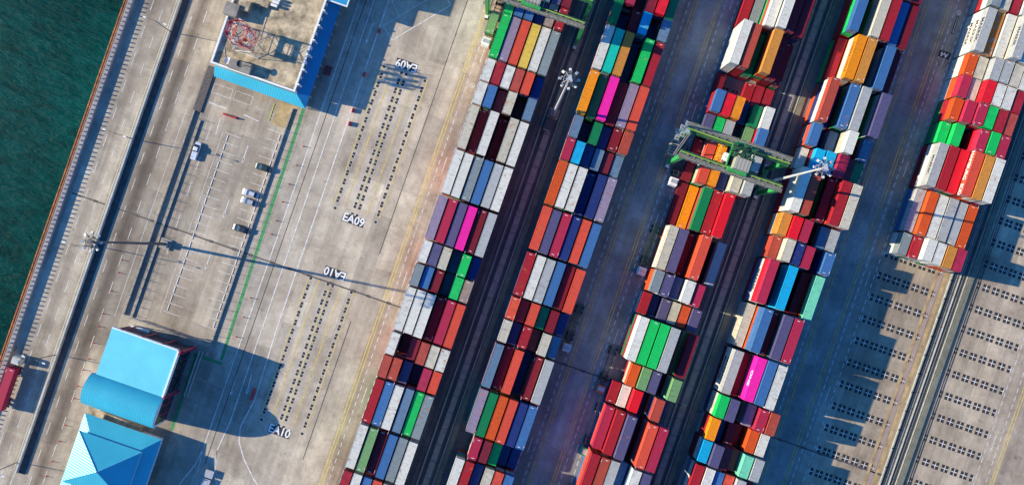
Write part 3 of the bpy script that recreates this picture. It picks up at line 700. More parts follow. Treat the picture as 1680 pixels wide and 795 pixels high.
def fence(u, v0, v1, hw, hp, step, label, side=1, th=1.0):
    r = empty('fence', (U(u), 0, 0)); tag(r, label, 'fence')
    k = MB(); ubox(k, -th, th, v0, v1, -.05, hw); k.build('base_wall', M['conc'], r)
    post = MB(); post.box(-.05, .05, -.05, .05, 0, hp); pm = post.mesh('post', [M['steel']])
    v = v0 + 3
    while v < v1:
        p = bpy.data.objects.new('post', pm); C.objects.link(p); p.parent = r; p.location = (0, U(v), hw); v += step
    k = MB()
    for z in (hw + hp * .5, hw + hp): k.bar((0, U(v0), z), (0, U(v1), z), .012)
    k.build('wire', M['steel'], r)
    return r
fence(-533, -292, 62, .60, 1.3, 15.4, 'low concrete wall with thin wire posts beside the inner road')
fence(-519, -292, 50, .40, 1.3, 15.4, 'low concrete wall with thin wire posts on the left edge of the car park')
fence(-382, -310, 118, .48, 1.3, 15.4, 'low concrete wall with thin posts between car park and green walkway')
k = MB(); ubox(k, -536, -523, 62, 139, -.05, .35); o = k.build('drain_cover', M['grate']); tag(o, 'dark grated drain running from the car park wall to the antenna building', 'drain')
# steel fence across the bottom of the car park
r = empty('fence', (U(-519), U(-293), 0)); tag(r, 'thin steel mesh fence across the lower end of the car park', 'fence')
pm = MB(); pm.box(-.04, .04, -.04, .04, 0, 2.2); pm = pm.mesh('post', [M['steel']])
for i in range(10):
    p = bpy.data.objects.new('post', pm); C.objects.link(p); p.parent = r; p.location = (U(i * 15), 0, 0)
k = MB()
for z in (.15, 1.1, 2.2): k.bar((0, 0, z), (U(137), 0, z), .03)
for i in range(170): k.bar((U(i * .8), 0, .15), (U(i * .8 + 3), 0, 2.2), .006)
k.build('mesh_panel', M['steel'], r)
# wheel stops
ws = MB(); ws.box(-.09, .09, -.95, .95, 0, .13); wsm = ws.mesh('wheel_stop', [M['white']])
n = 0
for side, (u, v0, cnt_) in (('left', (-468.5, 44, 20)), ('right', (-388, 73, 22))):
    for i in range(cnt_):
        o = bpy.data.objects.new('wheel_stop', wsm); C.objects.link(o); o.location = (U(u), U(v0 - 7.7 - i * 15.42), 0)
        tag(o, f'white wheel stop number {i + 1} from the top in the {side} parking row', 'wheel stop', f'wheel stops of the {side} parking row')
        o['label'] = f'{ORD[i] if i < 18 else str(i + 1) + "th"} white wheel stop from the top of the {side} parking row'

# ------------------------------------------------------------ masts and lamps
def mast(px, py, z, label, dark=False):
    PM = M['pole_shaded'] if dark else M['pole']
    x, y = P(px, py)
    r = empty('floodlight_mast', (x, y, 0)); tag(r, label, 'light mast', 'tall floodlight masts')
    k = MB(); k.box(-1.5, 1.5, -1.5, 1.5, -.1, .5); k.box(-.9, .9, -.9, .9, .5, 1.5); k.build('plinth', M['conc'], r)
    k = MB(); k.bar((0, 0, .5), (0, 0, z), .44, w2=.20, seg=14); k.build('pole', PM, r, smooth=False)
    k = MB()
    for i in range(24):
        a, b = 2 * math.pi * i / 24, 2 * math.pi * (i + 1) / 24
        for rr, zz in ((1.35, z - .6), (.8, z - .2)): k.bar((rr * math.cos(a), rr * math.sin(a), zz), (rr * math.cos(b), rr * math.sin(b), zz), .07)
    for i in range(8):
        a = 2 * math.pi * i / 8; k.bar((.2 * math.cos(a), .2 * math.sin(a), z), (2.0 * math.cos(a), 2.0 * math.sin(a), z - .7), .06)
    k.build('ring', PM, r)
    k = MB(); k.prism([(0, .95), (-.85, -.5), (.85, -.5)], z, z + .25); k.build('cap', PM, r)
    lm = MB(); lm.box(-.32, .32, -.28, .28, -.18, .18, 0); lm.box(-.27, .27, -.23, .23, -.20, -.17, 1)
    lme = lm.mesh('floodlight', [M['pole'], M['glass']])
    for i in range(8):
        a = 2 * math.pi * (i + .3) / 8; rr = 2.15
        o = bpy.data.objects.new('floodlight', lme); C.objects.link(o); o.parent = r
        o.location = (rr * math.cos(a), rr * math.sin(a), z - .8); o.rotation_euler = (.35 * math.cos(a + 1), .5 * math.sin(a), a)
    lm2 = MB(); lm2.box(-.22, .22, -.2, .2, -.15, .15); l2 = lm2.mesh('floodlight', [M['dark']])
    for i in range(6):
        a = 2 * math.pi * (i + .1) / 6
        o = bpy.data.objects.new('floodlight', l2); C.objects.link(o); o.parent = r; o.location = (1.3 * math.cos(a), 1.3 * math.sin(a), z - .1); o.rotation_euler = (0, .3, a)
    return r
mast(272, 400, 43, 'tall floodlight mast rising from the left edge of the car park', True)
mast(908, 187, 46, 'tall white floodlight mast in the trench between first and second container blocks')
mast(1247, 302, 44, 'tall white floodlight mast beside the right end of the green gantry crane')
def street_lamp(px, py, label):
    x, y = P(px, py); r = empty('street_lamp', (x, y, 0)); tag(r, label, 'street lamp', 'double street lamps along the median wall')
    k = MB(); k.bar((0, 0, 0), (0, 0, 11), .13, w2=.08, seg=8); k.build('pole', M['dark'], r)
    for s in (-1, 1):
        k = MB(); pts = [(0, 0, 10.6), (s * 1.0, 0, 11.1), (s * 2.6, 0, 11.3)]
        for a, b in zip(pts, pts[1:]): k.bar(a, b, .05)
        k.build('arm', M['dark'], r)
        k = MB(); k.box(s * 2.9 - .42, s * 2.9 + .42, -.17, .17, 11.2, 11.36); k.build('lamp_head', M['white'], r)
for i, (px, py) in enumerate(((281, 53), (218, 228), (155, 403), (92, 581), (29, 757))):
    street_lamp(px, py, ['double street lamp nearest the top of the photo, left of the antenna building', 'double street lamp level with the white pickup in the car park', 'double street lamp directly beneath the floodlight mast head',
                         'double street lamp beside the cab of the red container lorry', 'double street lamp level with the hipped cyan roof'][i])

# ------------------------------------------------------------ building with antenna
UX = lambda px, py, z: P(px, py, z)
bA = empty('office_building', (U(-446), U(200), 0)); tag(bA, 'flat concrete roofed office building with cyan canopies and rooftop aerial', 'building')
ox, oy = U(-446), U(200)
def B(mb, u0, u1, v0, v1, z0, z1, mi=0): mb.box(U(u0) - ox, U(u1) - ox, U(v0) - oy, U(v1) - oy, z0, z1, mi)
k = MB(); B(k, -516, -377, 141, 420, 0, 7.0); k.build('walls', M['white'], bA)
k = MB(); B(k, -514, -379, 143, 418, 7.0, 7.02); k.build('roof', M['roof_conc'], bA)
k = MB()
B(k, -517.5, -514.5, 139.5, 420, 6.9, 7.7); B(k, -378.5, -375.5, 139.5, 420, 6.9, 7.7); B(k, -514.5, -378.5, 139.5, 142.3, 6.9, 7.7)
k.build('parapet', M['white'], bA)
# pilasters and windows on the east face
wm = MB(); wm.box(-.02, .03, -.62, .62, 0, 1.35); wm = wm.mesh('window', [M['glass']])
fm = MB(); fm.box(-.02, .06, -.72, .72, -.1, 0); fm = fm.mesh('window_frame', [M['white']])
for i in range(19):
    v = 147 + i * 12.4
    o = bpy.data.objects.new('window', wm); C.objects.link(o); o.parent = bA; o.location = (U(-377) - ox + .02, U(v) - oy, 4.9)
    f = bpy.data.objects.new('window_frame', fm); C.objects.link(f); f.parent = o
for i in range(10):
    k = MB(); v = 152.8 + i * 24.8; B(k, -377, -372.5, v - 1.2, v + 1.2, 3.4, 7.75); k.build('pilaster', M['white'], bA)
# sloping cyan canopies
def slab(mb, pts, t=.12):
    a, b, c, d_ = [Vector(p) for p in pts]; n = Vector((0, 0, -t))
    mb.quad([a, b, c, d_]); mb.quad([d_ + n, c + n, b + n, a + n])
    for p, q in ((a, b), (b, c), (c, d_), (d_, a)): mb.quad([p, p + n, q + n, q])
def L3(u, v, z): return (U(u) - ox, U(v) - oy, z)
k = MB(); slab(k, [L3(-376.8, 420, 4.5), L3(-376.8, 139.3, 4.5), L3(-357.5, 122, 3.5), L3(-357.5, 420, 3.5)]); k.build('canopy', mat('shaded_canopy_sheet', (.02, .24, .46), .4, noise=(.2, .1)), bA)  # same cyan canopy, its shade on the east side put into the colour
k = MB(); slab(k, [L3(-376.8, 139.3, 4.5), L3(-517, 139.3, 4.5), L3(-514, 123, 3.5), L3(-357.5, 122, 3.5)]); k.build('canopy', M['blue_x'], bA)
cm_ = MB(); cm_.bar((0, 0, 0), (0, 0, 3.4), .08); cm_ = cm_.mesh('column', [M['white']])
for (u, v) in [(u, 124.5) for u in range(-505, -357, 18)] + [(-359, v) for v in range(126, 410, 18)]:
    o = bpy.data.objects.new('column', cm_); C.objects.link(o); o.parent = bA; o.location = L3(u, v, 0)
# penthouses
k = MB(); B(k, -460, -378, 306, 420, 7.02, 9.6); k.build('upper_storey', M['white'], bA)
k = MB(); B(k, -440, -377.5, 318, 430, 9.6, 13.6); k.build('stair_tower', M['conc_light'], bA)
def roofbox(name, px0, px1, z, hh, dims, m, label, cat, rim=None):
    pass
def rb(px, py, su, sv, z0, z1, m, nm):
    x, y = P(px, py, z1); k = MB(); k.box(x - ox - U(su) / 2, x - ox + U(su) / 2, y - oy - U(sv) / 2, y - oy + U(sv) / 2, z0, z1); return k.build(nm, m, bA)
rb(379, 15, 22, 20, 7.02, 9.8, M['roof_grey'], 'stair_head')
rb(400, 8, 18, 16, 7.02, 9.2, M['roof_conc'], 'tank_room')
rb(393, 108, 36, 16, 7.02, 9.0, M['roof_grey'], 'plant_room')
rb(428, 4, 24, 10, 7.02, 8.2, M['roof_conc'], 'low_plinth')
k = MB()
for (a, b) in (((366, 60), (372, 110)), ((440, 20), (470, 32)), ((440, 20), (428, 60))):
    x0, y0 = P(*a, 7.1); x1, y1 = P(*b, 7.1); k.bar((x0 - ox, y0 - oy, 7.08), (x1 - ox, y1 - oy, 7.08), .05)
k.build('roof_pipe', M['steel'], bA)
# rooftop blue porch roof at the frame top
k = MB(); slab(k, [L3(-420, 420, 7.4), L3(-420, 297, 7.4), L3(-343.5, 296, 7.1), L3(-343.5, 420, 7.1)], .3); k.build('porch_roof', mat('blue_porch_sheet', (.03, .28, .55), .4), bA)
k = MB(); B(k, -343.5, -341.8, 294.2, 420, 6.75, 7.3); B(k, -377, -343.5, 294.2, 296, 6.75, 7.3); k.build('porch_fascia', M['white'], bA)
# aerial tower on the roof
tx, ty = P(410, 69, 7.1)
tw = empty('aerial_tower', (tx, ty, 7.02)); tag(tw, 'red and white lattice aerial tower standing on the flat office roof', 'aerial tower')
def lattice(mb, p0, w0, p1, w1, r, nseg, diag=True, mi=0):
    p0 = Vector(p0); p1 = Vector(p1); prev = None
    for i in range(nseg + 1):
        t = i / nseg; c = p0.lerp(p1, t); ww = w0 + (w1 - w0) * t
        cs = [c + Vector((sx * ww / 2, sy * ww / 2, 0)) for sx, sy in ((-1, -1), (1, -1), (1, 1), (-1, 1))]
        for a, b in zip(cs, cs[1:] + cs[:1]): mb.bar(a, b, r * .8, mi)
        if prev:
            for j in range(4):
                mb.bar(prev[j], cs[j], r * 1.3, mi)
                mb.bar(prev[j], cs[(j + 1) % 4], r * .7, mi); mb.bar(prev[(j + 1) % 4], cs[j], r * .7, mi)
        prev = cs
k = MB(); lattice(k, (0, 0, 0), 7.2, (0, 0, 3.6), 5.9, .07, 1); k.build('lower_section', M['white'], tw)
k = MB(); lattice(k, (0, 0, 3.6), 5.9, (0, 0, 7.5), 4.6, .08, 2); k.build('middle_section', M['red'], tw)
k = MB(); lattice(k, (0, 0, 7.5), 4.6, (0, 0, 10.2), 3.6, .07, 1); k.build('upper_section', M['white'], tw)
k = MB()
for rr, zz in ((2.9, 10.3), (2.3, 10.3), (1.4, 10.4), (2.9, 11.3)):
    for i in range(28):
        a, b = 2 * math.pi * i / 28, 2 * math.pi * (i + 1) / 28
        k.bar((rr * math.cos(a), rr * math.sin(a), zz), (rr * math.cos(b), rr * math.sin(b), zz), .08)
for i in range(14):
    a = 2 * math.pi * i / 14; k.bar((1.4 * math.cos(a), 1.4 * math.sin(a), 10.35), (2.9 * math.cos(a + .2), 2.9 * math.sin(a + .2), 10.35), .06)
    k.bar((2.9 * math.cos(a), 2.9 * math.sin(a), 10.3), (2.9 * math.cos(a), 2.9 * math.sin(a), 11.3), .05)
k.build('platform', M['red'], tw)
k = MB()
for (a, b, c, d_) in ((-3.1, 3.1, 1.5, 3.1), (-3.1, 3.1, -3.1, -1.5), (-3.1, -1.4, -1.5, 1.5), (1.4, 3.1, -1.5, 1.5)): k.box(a, b, c, d_, 4.35, 4.43)
k.build('deck', M['conc'], tw)
pm_ = MB(); pm_.box(-.06, .06, -.42, .42, 0, 2.6); pm_ = pm_.mesh('antenna_panel', [M['white']]); pr_ = pm_.copy(); pr_.materials.clear(); pr_.materials.append(M['red'])
for i in range(12):
    a = 2 * math.pi * i / 12; o = bpy.data.objects.new('antenna_panel', pr_ if i % 3 else pm_); C.objects.link(o); o.parent = tw; o.location = (3.0 * math.cos(a), 3.0 * math.sin(a), 8.4 + (i % 2) * .9); o.rotation_euler = (0, 0, a)
for (x_, y_, z_) in ((-2.6, 1.6, 12.6), (2.0, 2.4, 12.9), (.4, -2.7, 12.2), (-1.2, -2.2, 12.6)):
    k = MB(); k.bar((x_, y_, 9.8), (x_, y_, z_), .07, seg=6); k.build('whip_aerial', M['white'], tw)
for i in range(10):
    a = 2 * math.pi * i / 10; k = MB(); k.box(2.2 * math.cos(a) - .2, 2.2 * math.cos(a) + .2, 2.2 * math.sin(a) - .2, 2.2 * math.sin(a) + .2, 10.45, 11.1); k.build('equipment_box', M['steel'], tw)
def dish(px, py, z, rad, label, m):
    x, y = P(px, py, z); r = empty('satellite_dish', (x, y, z - 1.1)); tag(r, label, 'satellite dish', 'dishes on the office roof')
    k = MB(); n = 20
    for ri in range(4):
        r0, r1 = rad * ri / 4, rad * (ri + 1) / 4
        for i in range(n):
            a, b = 2 * math.pi * i / n, 2 * math.pi * (i + 1) / n
            f = lambda rr, t: (rr * math.cos(t), rr * math.sin(t), 1.0 + .35 * (rr / rad) ** 2)
            k.quad([f(r0, a), f(r1, a), f(r1, b), f(r0, b)] if ri else [f(0, 0), f(r1, a), f(r1, b)])
    o = k.build('dish', m, r)
    k = MB(); k.bar((0, 0, 0), (0, 0, 1), .1, seg=8); k.bar((0, 0, 1), (.1, 0, 2.0), .04); k.build('mount', M['steel'], r)
dish(374.5, 100, 8.2, 1.0, 'white satellite dish on the open part of the office roof', M['white'])
dish(394.5, 105, 10.2, 1.0, 'black satellite dish on top of the grey plant room', M['dark'])
for i, (px, py) in enumerate(((452, 3), (449, 8), (454, -2))):
    x, y = P(px, py, 8.4); r = empty('roof_ventilator', (x, y, 7.02)); tag(r, ['white cylindrical ventilator on the office roof, middle of three', 'white cylindrical ventilator on the office roof, lowest of three', 'white cylindrical ventilator on the office roof, uppermost of three'][i], 'ventilator', 'ventilators on the office roof')
    k = MB(); k.bar((-.9, 0, .9), (.9, 0, .9), .42, seg=12); k.build('drum', M['white'], r)
    k = MB(); k.box(-.6, -.4, -.3, .3, 0, .6); k.box(.4, .6, -.3, .3, 0, .6); k.build('stand', M['steel'], r)

# ------------------------------------------------------------ cyan roofed hall with barrel vault
def uvw(px, py, z): x, y = P(px, py, z); return x * S, y * S
hz = 10.3
nw = uvw(184, 535.6, hz); ne = uvw(293, 577, hz); se = uvw(267, 653, hz); sw_ = uvw(158, 611.7, hz)
u0, u1 = (nw[0] + sw_[0]) / 2, (ne[0] + se[0]) / 2; v1, v0 = (nw[1] + ne[1]) / 2, (sw_[1] + se[1]) / 2
bB = empty('terminal_hall', (U((u0 + u1) / 2), U(v0), 0)); tag(bB, 'white walled hall with flat pale cyan roof and curved barrel roof', 'building')
ox, oy = U((u0 + u1) / 2), U(v0)
k = MB(); B(k, u0 + 2, u1 - 2, v0, v1 - 2, 0, hz - .3); k.build('walls', mat('painted_shade_wall', (.05, .035, .05), .7), bB)  # walls coloured dark to carry the shade of the east side
k = MB(); slab(k, [L3(u0, v1, hz), L3(u0, v0, hz), L3(u1, v0, hz), L3(u1, v1, hz)], .3); k.build('flat_roof', M['blue_flat'], bB)
k = MB(); B(k, u1 - 2, u1 + .6, v0, v1, hz - 1.2, hz + .25); B(k, u0, u1 - 2, v1 - .3, v1 + 1.6, hz - 1.2, hz + .1); k.build('fascia', M['white'], bB)
# vault
rad = 7.2; n = 20; vc_ = U(v0) - oy; prof = []
for i in range(n + 1):
    a = math.radians(78 - i * (78 + 78) / n)
    prof.append((math.sin(-a), math.cos(a)))
halfw = 6.9
prof = []
for i in range(n + 1):
    t = i / n; a = math.radians(62 - 150 * t)  # from north springing over the crown to the low south edge
    prof.append((math.sin(a) * 7.0, math.cos(a) * 4.6))
p0 = prof[0]; ys = [p[0] - p0[0] for p in prof]; zs = [p[1] - p0[1] + hz - .2 for p in prof]
sc_ = (U(54)) / abs(ys[-1]); ys = [y * sc_ for y in ys]
x0v, x1v = U(u0 - 7) - ox, U(u1 + 1.5) - ox
k = MB()
for i in range(n):
    a, b = (ys[i], zs[i]), (ys[i + 1], zs[i + 1])
    k.quad([(x0v, a[0], a[1]), (x0v, b[0], b[1]), (x1v, b[0], b[1]), (x1v, a[0], a[1])])
    k.quad([(x0v, a[0], a[1] - .25), (x1v, a[0], a[1] - .25), (x1v, b[0], b[1] - .25), (x0v, b[0], b[1] - .25)])
for xx in (x0v, x1v):
    for i in range(n):
        a, b = (ys[i], zs[i]), (ys[i + 1], zs[i + 1])
        k.quad([(xx, a[0], a[1] - .25), (xx, b[0], b[1] - .25), (xx, b[0], b[1]), (xx, a[0], a[1])])
k.build('barrel_roof', M['blue_x'], bB, smooth=False)
# end walls under the vault
for xx, nm in ((x0v + .6, 'end_wall'), (x1v - .6, 'end_wall')):
    k = MB(); top = [(xx, ys[i], zs[i] - .3) for i in range(n + 1)]
    poly = top + [(xx, ys[-1] + .4, 0), (xx, ys[0], 0)]
    k.quad(poly if xx < 0 else poly[::-1])
    k.build(nm, M['white'], bB)
k = MB(); k.box(x0v + .7, x1v - .7, ys[-1] + .5, ys[-1] + .7, 0, zs[-1] - .3); k.build('south_wall', M['white'], bB)
xe = x1v - .55
for (ya, yb) in ((-2.9, -.6), (-5.6, -3.3), (-8.2, -6.0)):
    for za, zb in ((1.0, 4.0), (5.0, 8.2)):
        k = MB(); k.box(xe, xe + .1, ya, yb, za, zb); w_ = k.build('window', M['glass'], bB)
        k = MB(); k.box(xe, xe + .16, ya - .2, ya, za - .2, zb + .2); k.box(xe, xe + .16, yb, yb + .2, za - .2, zb + .2); k.box(xe, xe + .16, ya, yb, zb, zb + .2); k.box(xe, xe + .16, ya, yb, za - .2, za)
        k.build('window_frame', M['maroon'], w_)
# red frame and east/north trim
k = MB(); B(k, u1 + .6, u1 + 3, v0 - 2, v0 + 1.5, 0, hz + .3); B(k, u1 + .6, u1 + 3.2, v1 - 5, v1 + 1.4, 0, hz + .35); k.build('corner_pier', M['maroon'], bB)
k = MB()
for i in range(4):
    u = u0 + 14 + i * 34; B(k, u, u + 3.4, v1 + 1.6, v1 + 2.4, 0, hz)
k.build('north_pier', M['maroon'], bB)
for i in range(6):
    v = v0 + 8 + i * 12.5
    k = MB(); B(k, u1 - 2.0, u1 + .2, v, v + 8, 5.3, 8.2); k.build('window', M['glass'], bB)
    k = MB(); B(k, u1 - 2.0, u1 + .2, v, v + 8, 1.0, 3.8); k.build('window', M['glass'], bB)
# low canopy rail along the east side
k = MB(); B(k, u1 + 12, u1 + 14, v0 - 4, v1 - 2, 0, .5); B(k, u1 + 17, u1 + 18.5, v0 - 4, v1 - 2, 0, .35); o = k.build('entrance_ramp', M['conc_light'], bB)

# ------------------------------------------------------------ hipped cyan roof
he = 4.6
NWc = uvw(139, 677.4, he); NEc = uvw(265.3, 720, he); ap = uvw(158.8, 773.6, 11.5)
u0, u1 = NWc[0], NEc[0]; v1 = (NWc[1] + NEc[1]) / 2; 
uc = ap[0]; vc = ap[1]; v0 = vc - (v1 - vc)
u0 = min(u0, uc - (u1 - uc) * .55)
bC = empty('pavilion', (U(uc), U(vc), 0)); tag(bC, 'square pavilion under a tall two-step hipped cyan roof', 'building')
ox, oy = U(uc), U(vc)
k = MB(); B(k, u0 + 6, u1 - 6, v0 + 6, v1 - 6, 0, he - .2); k.build('walls', M['white'], bC)
def hip(nm, a0, a1, b0, b1, z0, top, frac=1.0):
    """hip from rectangle towards the apex"""
    cs = [L3(a0, b0, z0), L3(a1, b0, z0), L3(a1, b1, z0), L3(a0, b1, z0)]
    A = Vector(L3(uc, vc, top)); t = frac
    ups = [Vector(c).lerp(A, t) for c in cs]
    for j, (i0, i1) in enumerate(((0, 1), (1, 2), (2, 3), (3, 0))):
        k = MB(); 
        if frac < 1: k.quad([cs[i0], cs[i1], ups[i1], ups[i0]])
        else: k.quad([cs[i0], cs[i1], A])
        k.build(nm, M['blue_y'] if j in (1, 3) else M['blue_x'], bC)
    k = MB(); n_ = Vector((0, 0, -.25))
    for i in range(4):
        a, b = Vector(cs[i]), Vector(cs[(i + 1) % 4]); k.quad([a, a + n_, b + n_, b])
    k.quad([Vector(c) + n_ for c in reversed(cs)]); k.build('eaves', M['white'], bC)
hip('lower_roof', u0, u1, v0, v1, he, 10.2, .55)
fr = .40
a0, a1 = u0 + (uc - u0) * .10, u1 + (uc - u1) * .28; b1 = v1 + (vc - v1) * .36; b0 = v0 + (vc - v0) * .36
hip('upper_roof', a0, a1, b0, b1, he + 2.6, 11.6, 1.0)
k = MB(); 
for i, c in enumerate([L3(a0, b0, he + 2.65), L3(a1, b0, he + 2.65), L3(a1, b1, he + 2.65), L3(a0, b1, he + 2.65)]): k.bar(c, L3(uc, vc, 11.68), .09)
k.build('ridge_cap', mat('pale_ridge', (.2, .6, .7), .5), bC)
k = MB(); k.bar((0, 0, 11.5), (0, 0, 12.1), .3, seg=8, w2=.1); k.build('finial', M['steel'], bC)
# low yard between hall and pavilion
k = MB(); x0_, y0_ = P(150, 668); 
r = empty('link_slab', (0, 0, 0)); tag(r, 'rough grey link roof squeezed between barrel roof and hipped roof', 'roof slab')
k = MB()
a, b = P(146, 664, 2.5), P(232, 702, 2.5); c, d_ = P(228, 716, 2.5), P(143, 684, 2.5)
k.prism([(d_[0], d_[1]), (c[0], c[1]), (b[0], b[1]), (a[0], a[1])], 0, 2.5); k.build('slab', M['roof_conc'], r)
# bay trees by the hall entrance
random.seed(11)
def bush(px, py, rad, label):
    x, y = P(px, py); r = empty('palm_shrub', (x, y, 0)); tag(r, label, 'shrub', 'shrubs between hall and car park')
    k = MB(); k.bar((0, 0, 0), (0, 0, rad * .9), .08, seg=6, w2=.04); k.build('trunk', mat('bark', (.10, .07, .05), .9), r)
    k = MB()
    for i in range(150):
        a = random.uniform(0, 6.283); el = random.uniform(-.3, 1.3); rr = rad * random.uniform(.3, 1)
        c = Vector((math.cos(a) * math.cos(el) * rr, math.sin(a) * math.cos(el) * rr, rad * .9 + math.sin(el) * rr * .8))
        t = Vector((random.uniform(-1, 1), random.uniform(-1, 1), random.uniform(-.6, .6))).normalized() * .38; s_ = t.orthogonal().normalized() * .1
        k.quad([c - t, c + s_, c + t, c - s_])
    k.build('crown', mat('shrub_leaf', (.02, .045, .02), .7), r)
for i, (px, py) in enumerate(((247, 553), (255, 557), (283, 566), (292, 571), (299, 575))):
    bush(px, py, 1.1, ['dark shrub by the white wall behind the hall, first from left', 'dark shrub by the hall, second from left', 'dark shrub by the hall, middle one of the row', 'dark shrub by the hall, fourth from left', 'dark shrub at the right corner behind the hall'][i])
k = MB(); line(k, [P(215, 538), P(245, 548)], 1.2, .5); ax, ay = P(230, 543)
k = MB(); k.box(-2.6, 2.6, -1.1, 1.1, 0, 1.2); o = k.build('low_wall', M['white'], loc=(ax, ay, 0)); tag(o, 'small white planter wall between the hall and the car park', 'planter')
k = MB(); line(k, [P(452 - 4, 190), P(483, 178)], 7, .006)
x, y = P(467, 190); k = MB(); k.quad([(x - 2.8, y - 3.4, .006), (x + 2.8, y - 3.4, .006), (x + 2.8, y + 3.4, .006), (x - 2.8, y + 3.4, .006)]); tag(k.build('sandy_ground_patch', mat('sandy_patch', (.42, .31, .15), .9, noise=(.4, .3))), kind='structure')
k = MB()
for t in range(5):
    x, y = P(449.5 - t * 2, 172 + t * 6.0); k.box(x - .12, x + .12, y - .4, y + .4, 0, .12)
o = k.build('speed_hump', mat('lime_yellow', (.55, .62, .05), .6)); tag(o, 'yellow green striped kerb beside the sandy patch', 'kerb')

# ------------------------------------------------------------ vehicles
def wheel(parent, x, y, r=.33, wd=.22):
    k = MB(); k.bar((-wd / 2, 0, 0), (wd / 2, 0, 0), r, seg=14); o = k.build('wheel', M['rubber'], parent, (x, y, r))
    k = MB(); k.bar((-wd / 2 - .01, 0, 0), (wd / 2 + .01, 0, 0), r * .55, seg=10); k.build('rim', M['steel'], o)
def loft(mb, secs, mi=0):
    """secs: list of (y, [(x,z)...])"""
    n0 = len(mb.v); m_ = len(secs[0][1])
    for y, pts in secs: mb.v += [(p[0], y, p[1]) for p in pts]
    for i in range(len(secs) - 1):
        for j in range(m_):
            a = n0 + i * m_ + j; b = n0 + i * m_ + (j + 1) % m_
            mb.f.append((a, b, b + m_, a + m_)); mb.mi.append(mi)
    mb.f.append(tuple(n0 + j for j in reversed(range(m_)))); mb.mi.append(mi)
    mb.f.append(tuple(n0 + (len(secs) - 1) * m_ + j for j in range(m_))); mb.mi.append(mi)
def ring(w, z0, z1, wt=None):
    wt = wt or w * .9
    return [(-w, z0), (w, z0), (w, z0 + (z1 - z0) * .6), (wt, z1), (-wt, z1), (-w, z0 + (z1 - z0) * .6)]
def car(px, py, rz, col, label, glossm=.25, pickup=False):
    x, y = P(px, py); r = empty('parked_car', (x, y, 0), rz); tag(r, label, 'car', 'cars in the car park')
    pm = mat('car_paint', col, glossm, .2)
    k = MB(); Lc = 4.5 if not pickup else 5.2; h2 = Lc / 2
    loft(k, [(-h2, ring(.74, .35, .75)), (-h2 + .25, ring(.86, .28, .86)), (-h2 + 1.2, ring(.89, .25, .95)), (h2 - 1.3, ring(.89, .25, .92)), (h2 - .3, ring(.85, .28, .80)), (h2, ring(.70, .35, .66))])
    k.build('body', pm, r)
    if pickup: g0, g1, g2, g3 = -.3, 0.0, 1.1, 1.8
    else: g0, g1, g2, g3 = -h2 + .35, -h2 + .95, h2 - 2.0, h2 - 1.15
    k = MB(); loft(k, [(g0, ring(.76, .85, .90)), (g1, ring(.72, .88, 1.40, .58)), (g2, ring(.72, .88, 1.42, .58)), (g3, ring(.76, .85, .90))]); k.build('windows', M['glass'], r)
    k = MB(); loft(k, [(g1 + .02, ring(.60, 1.38, 1.45)), (g2 - .02, ring(.60, 1.38, 1.46))]); k.build('roof', pm, r)
    if pickup:
        k = MB(); k.box(-.72, .72, -h2 + .15, -.45, .93, 1.02); k.build('load_cover', pm, r)
    for sx in (-1, 1):
        for sy in (-1, 1): wheel(r, sx * .80, sy * (h2 - .85))
        k = MB(); k.box(sx * .62 - .14, sx * .62 + .14, h2 - .12, h2 - .02, .56, .68); k.build('headlight', M['white'], r)
        k = MB(); k.box(sx * 1.0 - .1, sx * 1.0 + .1, g3 - .25, g3 - .1, .95, 1.08); k.build('mirror', pm, r)
hp = math.pi / 2
car(322.5, 248, 0, (.75, .76, .78), 'white pickup parked near the left wall of the car park', pickup=True)
car(433, 275.5, hp, (.035, .06, .065), 'dark green car parked highest in the right parking row')
car(412, 317.5, hp, (.60, .62, .66), 'silver white car, upper one of the pale pair in the right row')
car(409.5, 331, hp, (.45, .46, .50), 'silver car, lower one of the pale pair in the right row')
car(396.5, 375.5, hp, (.04, .05, .07), 'black car parked lowest in the right parking row')

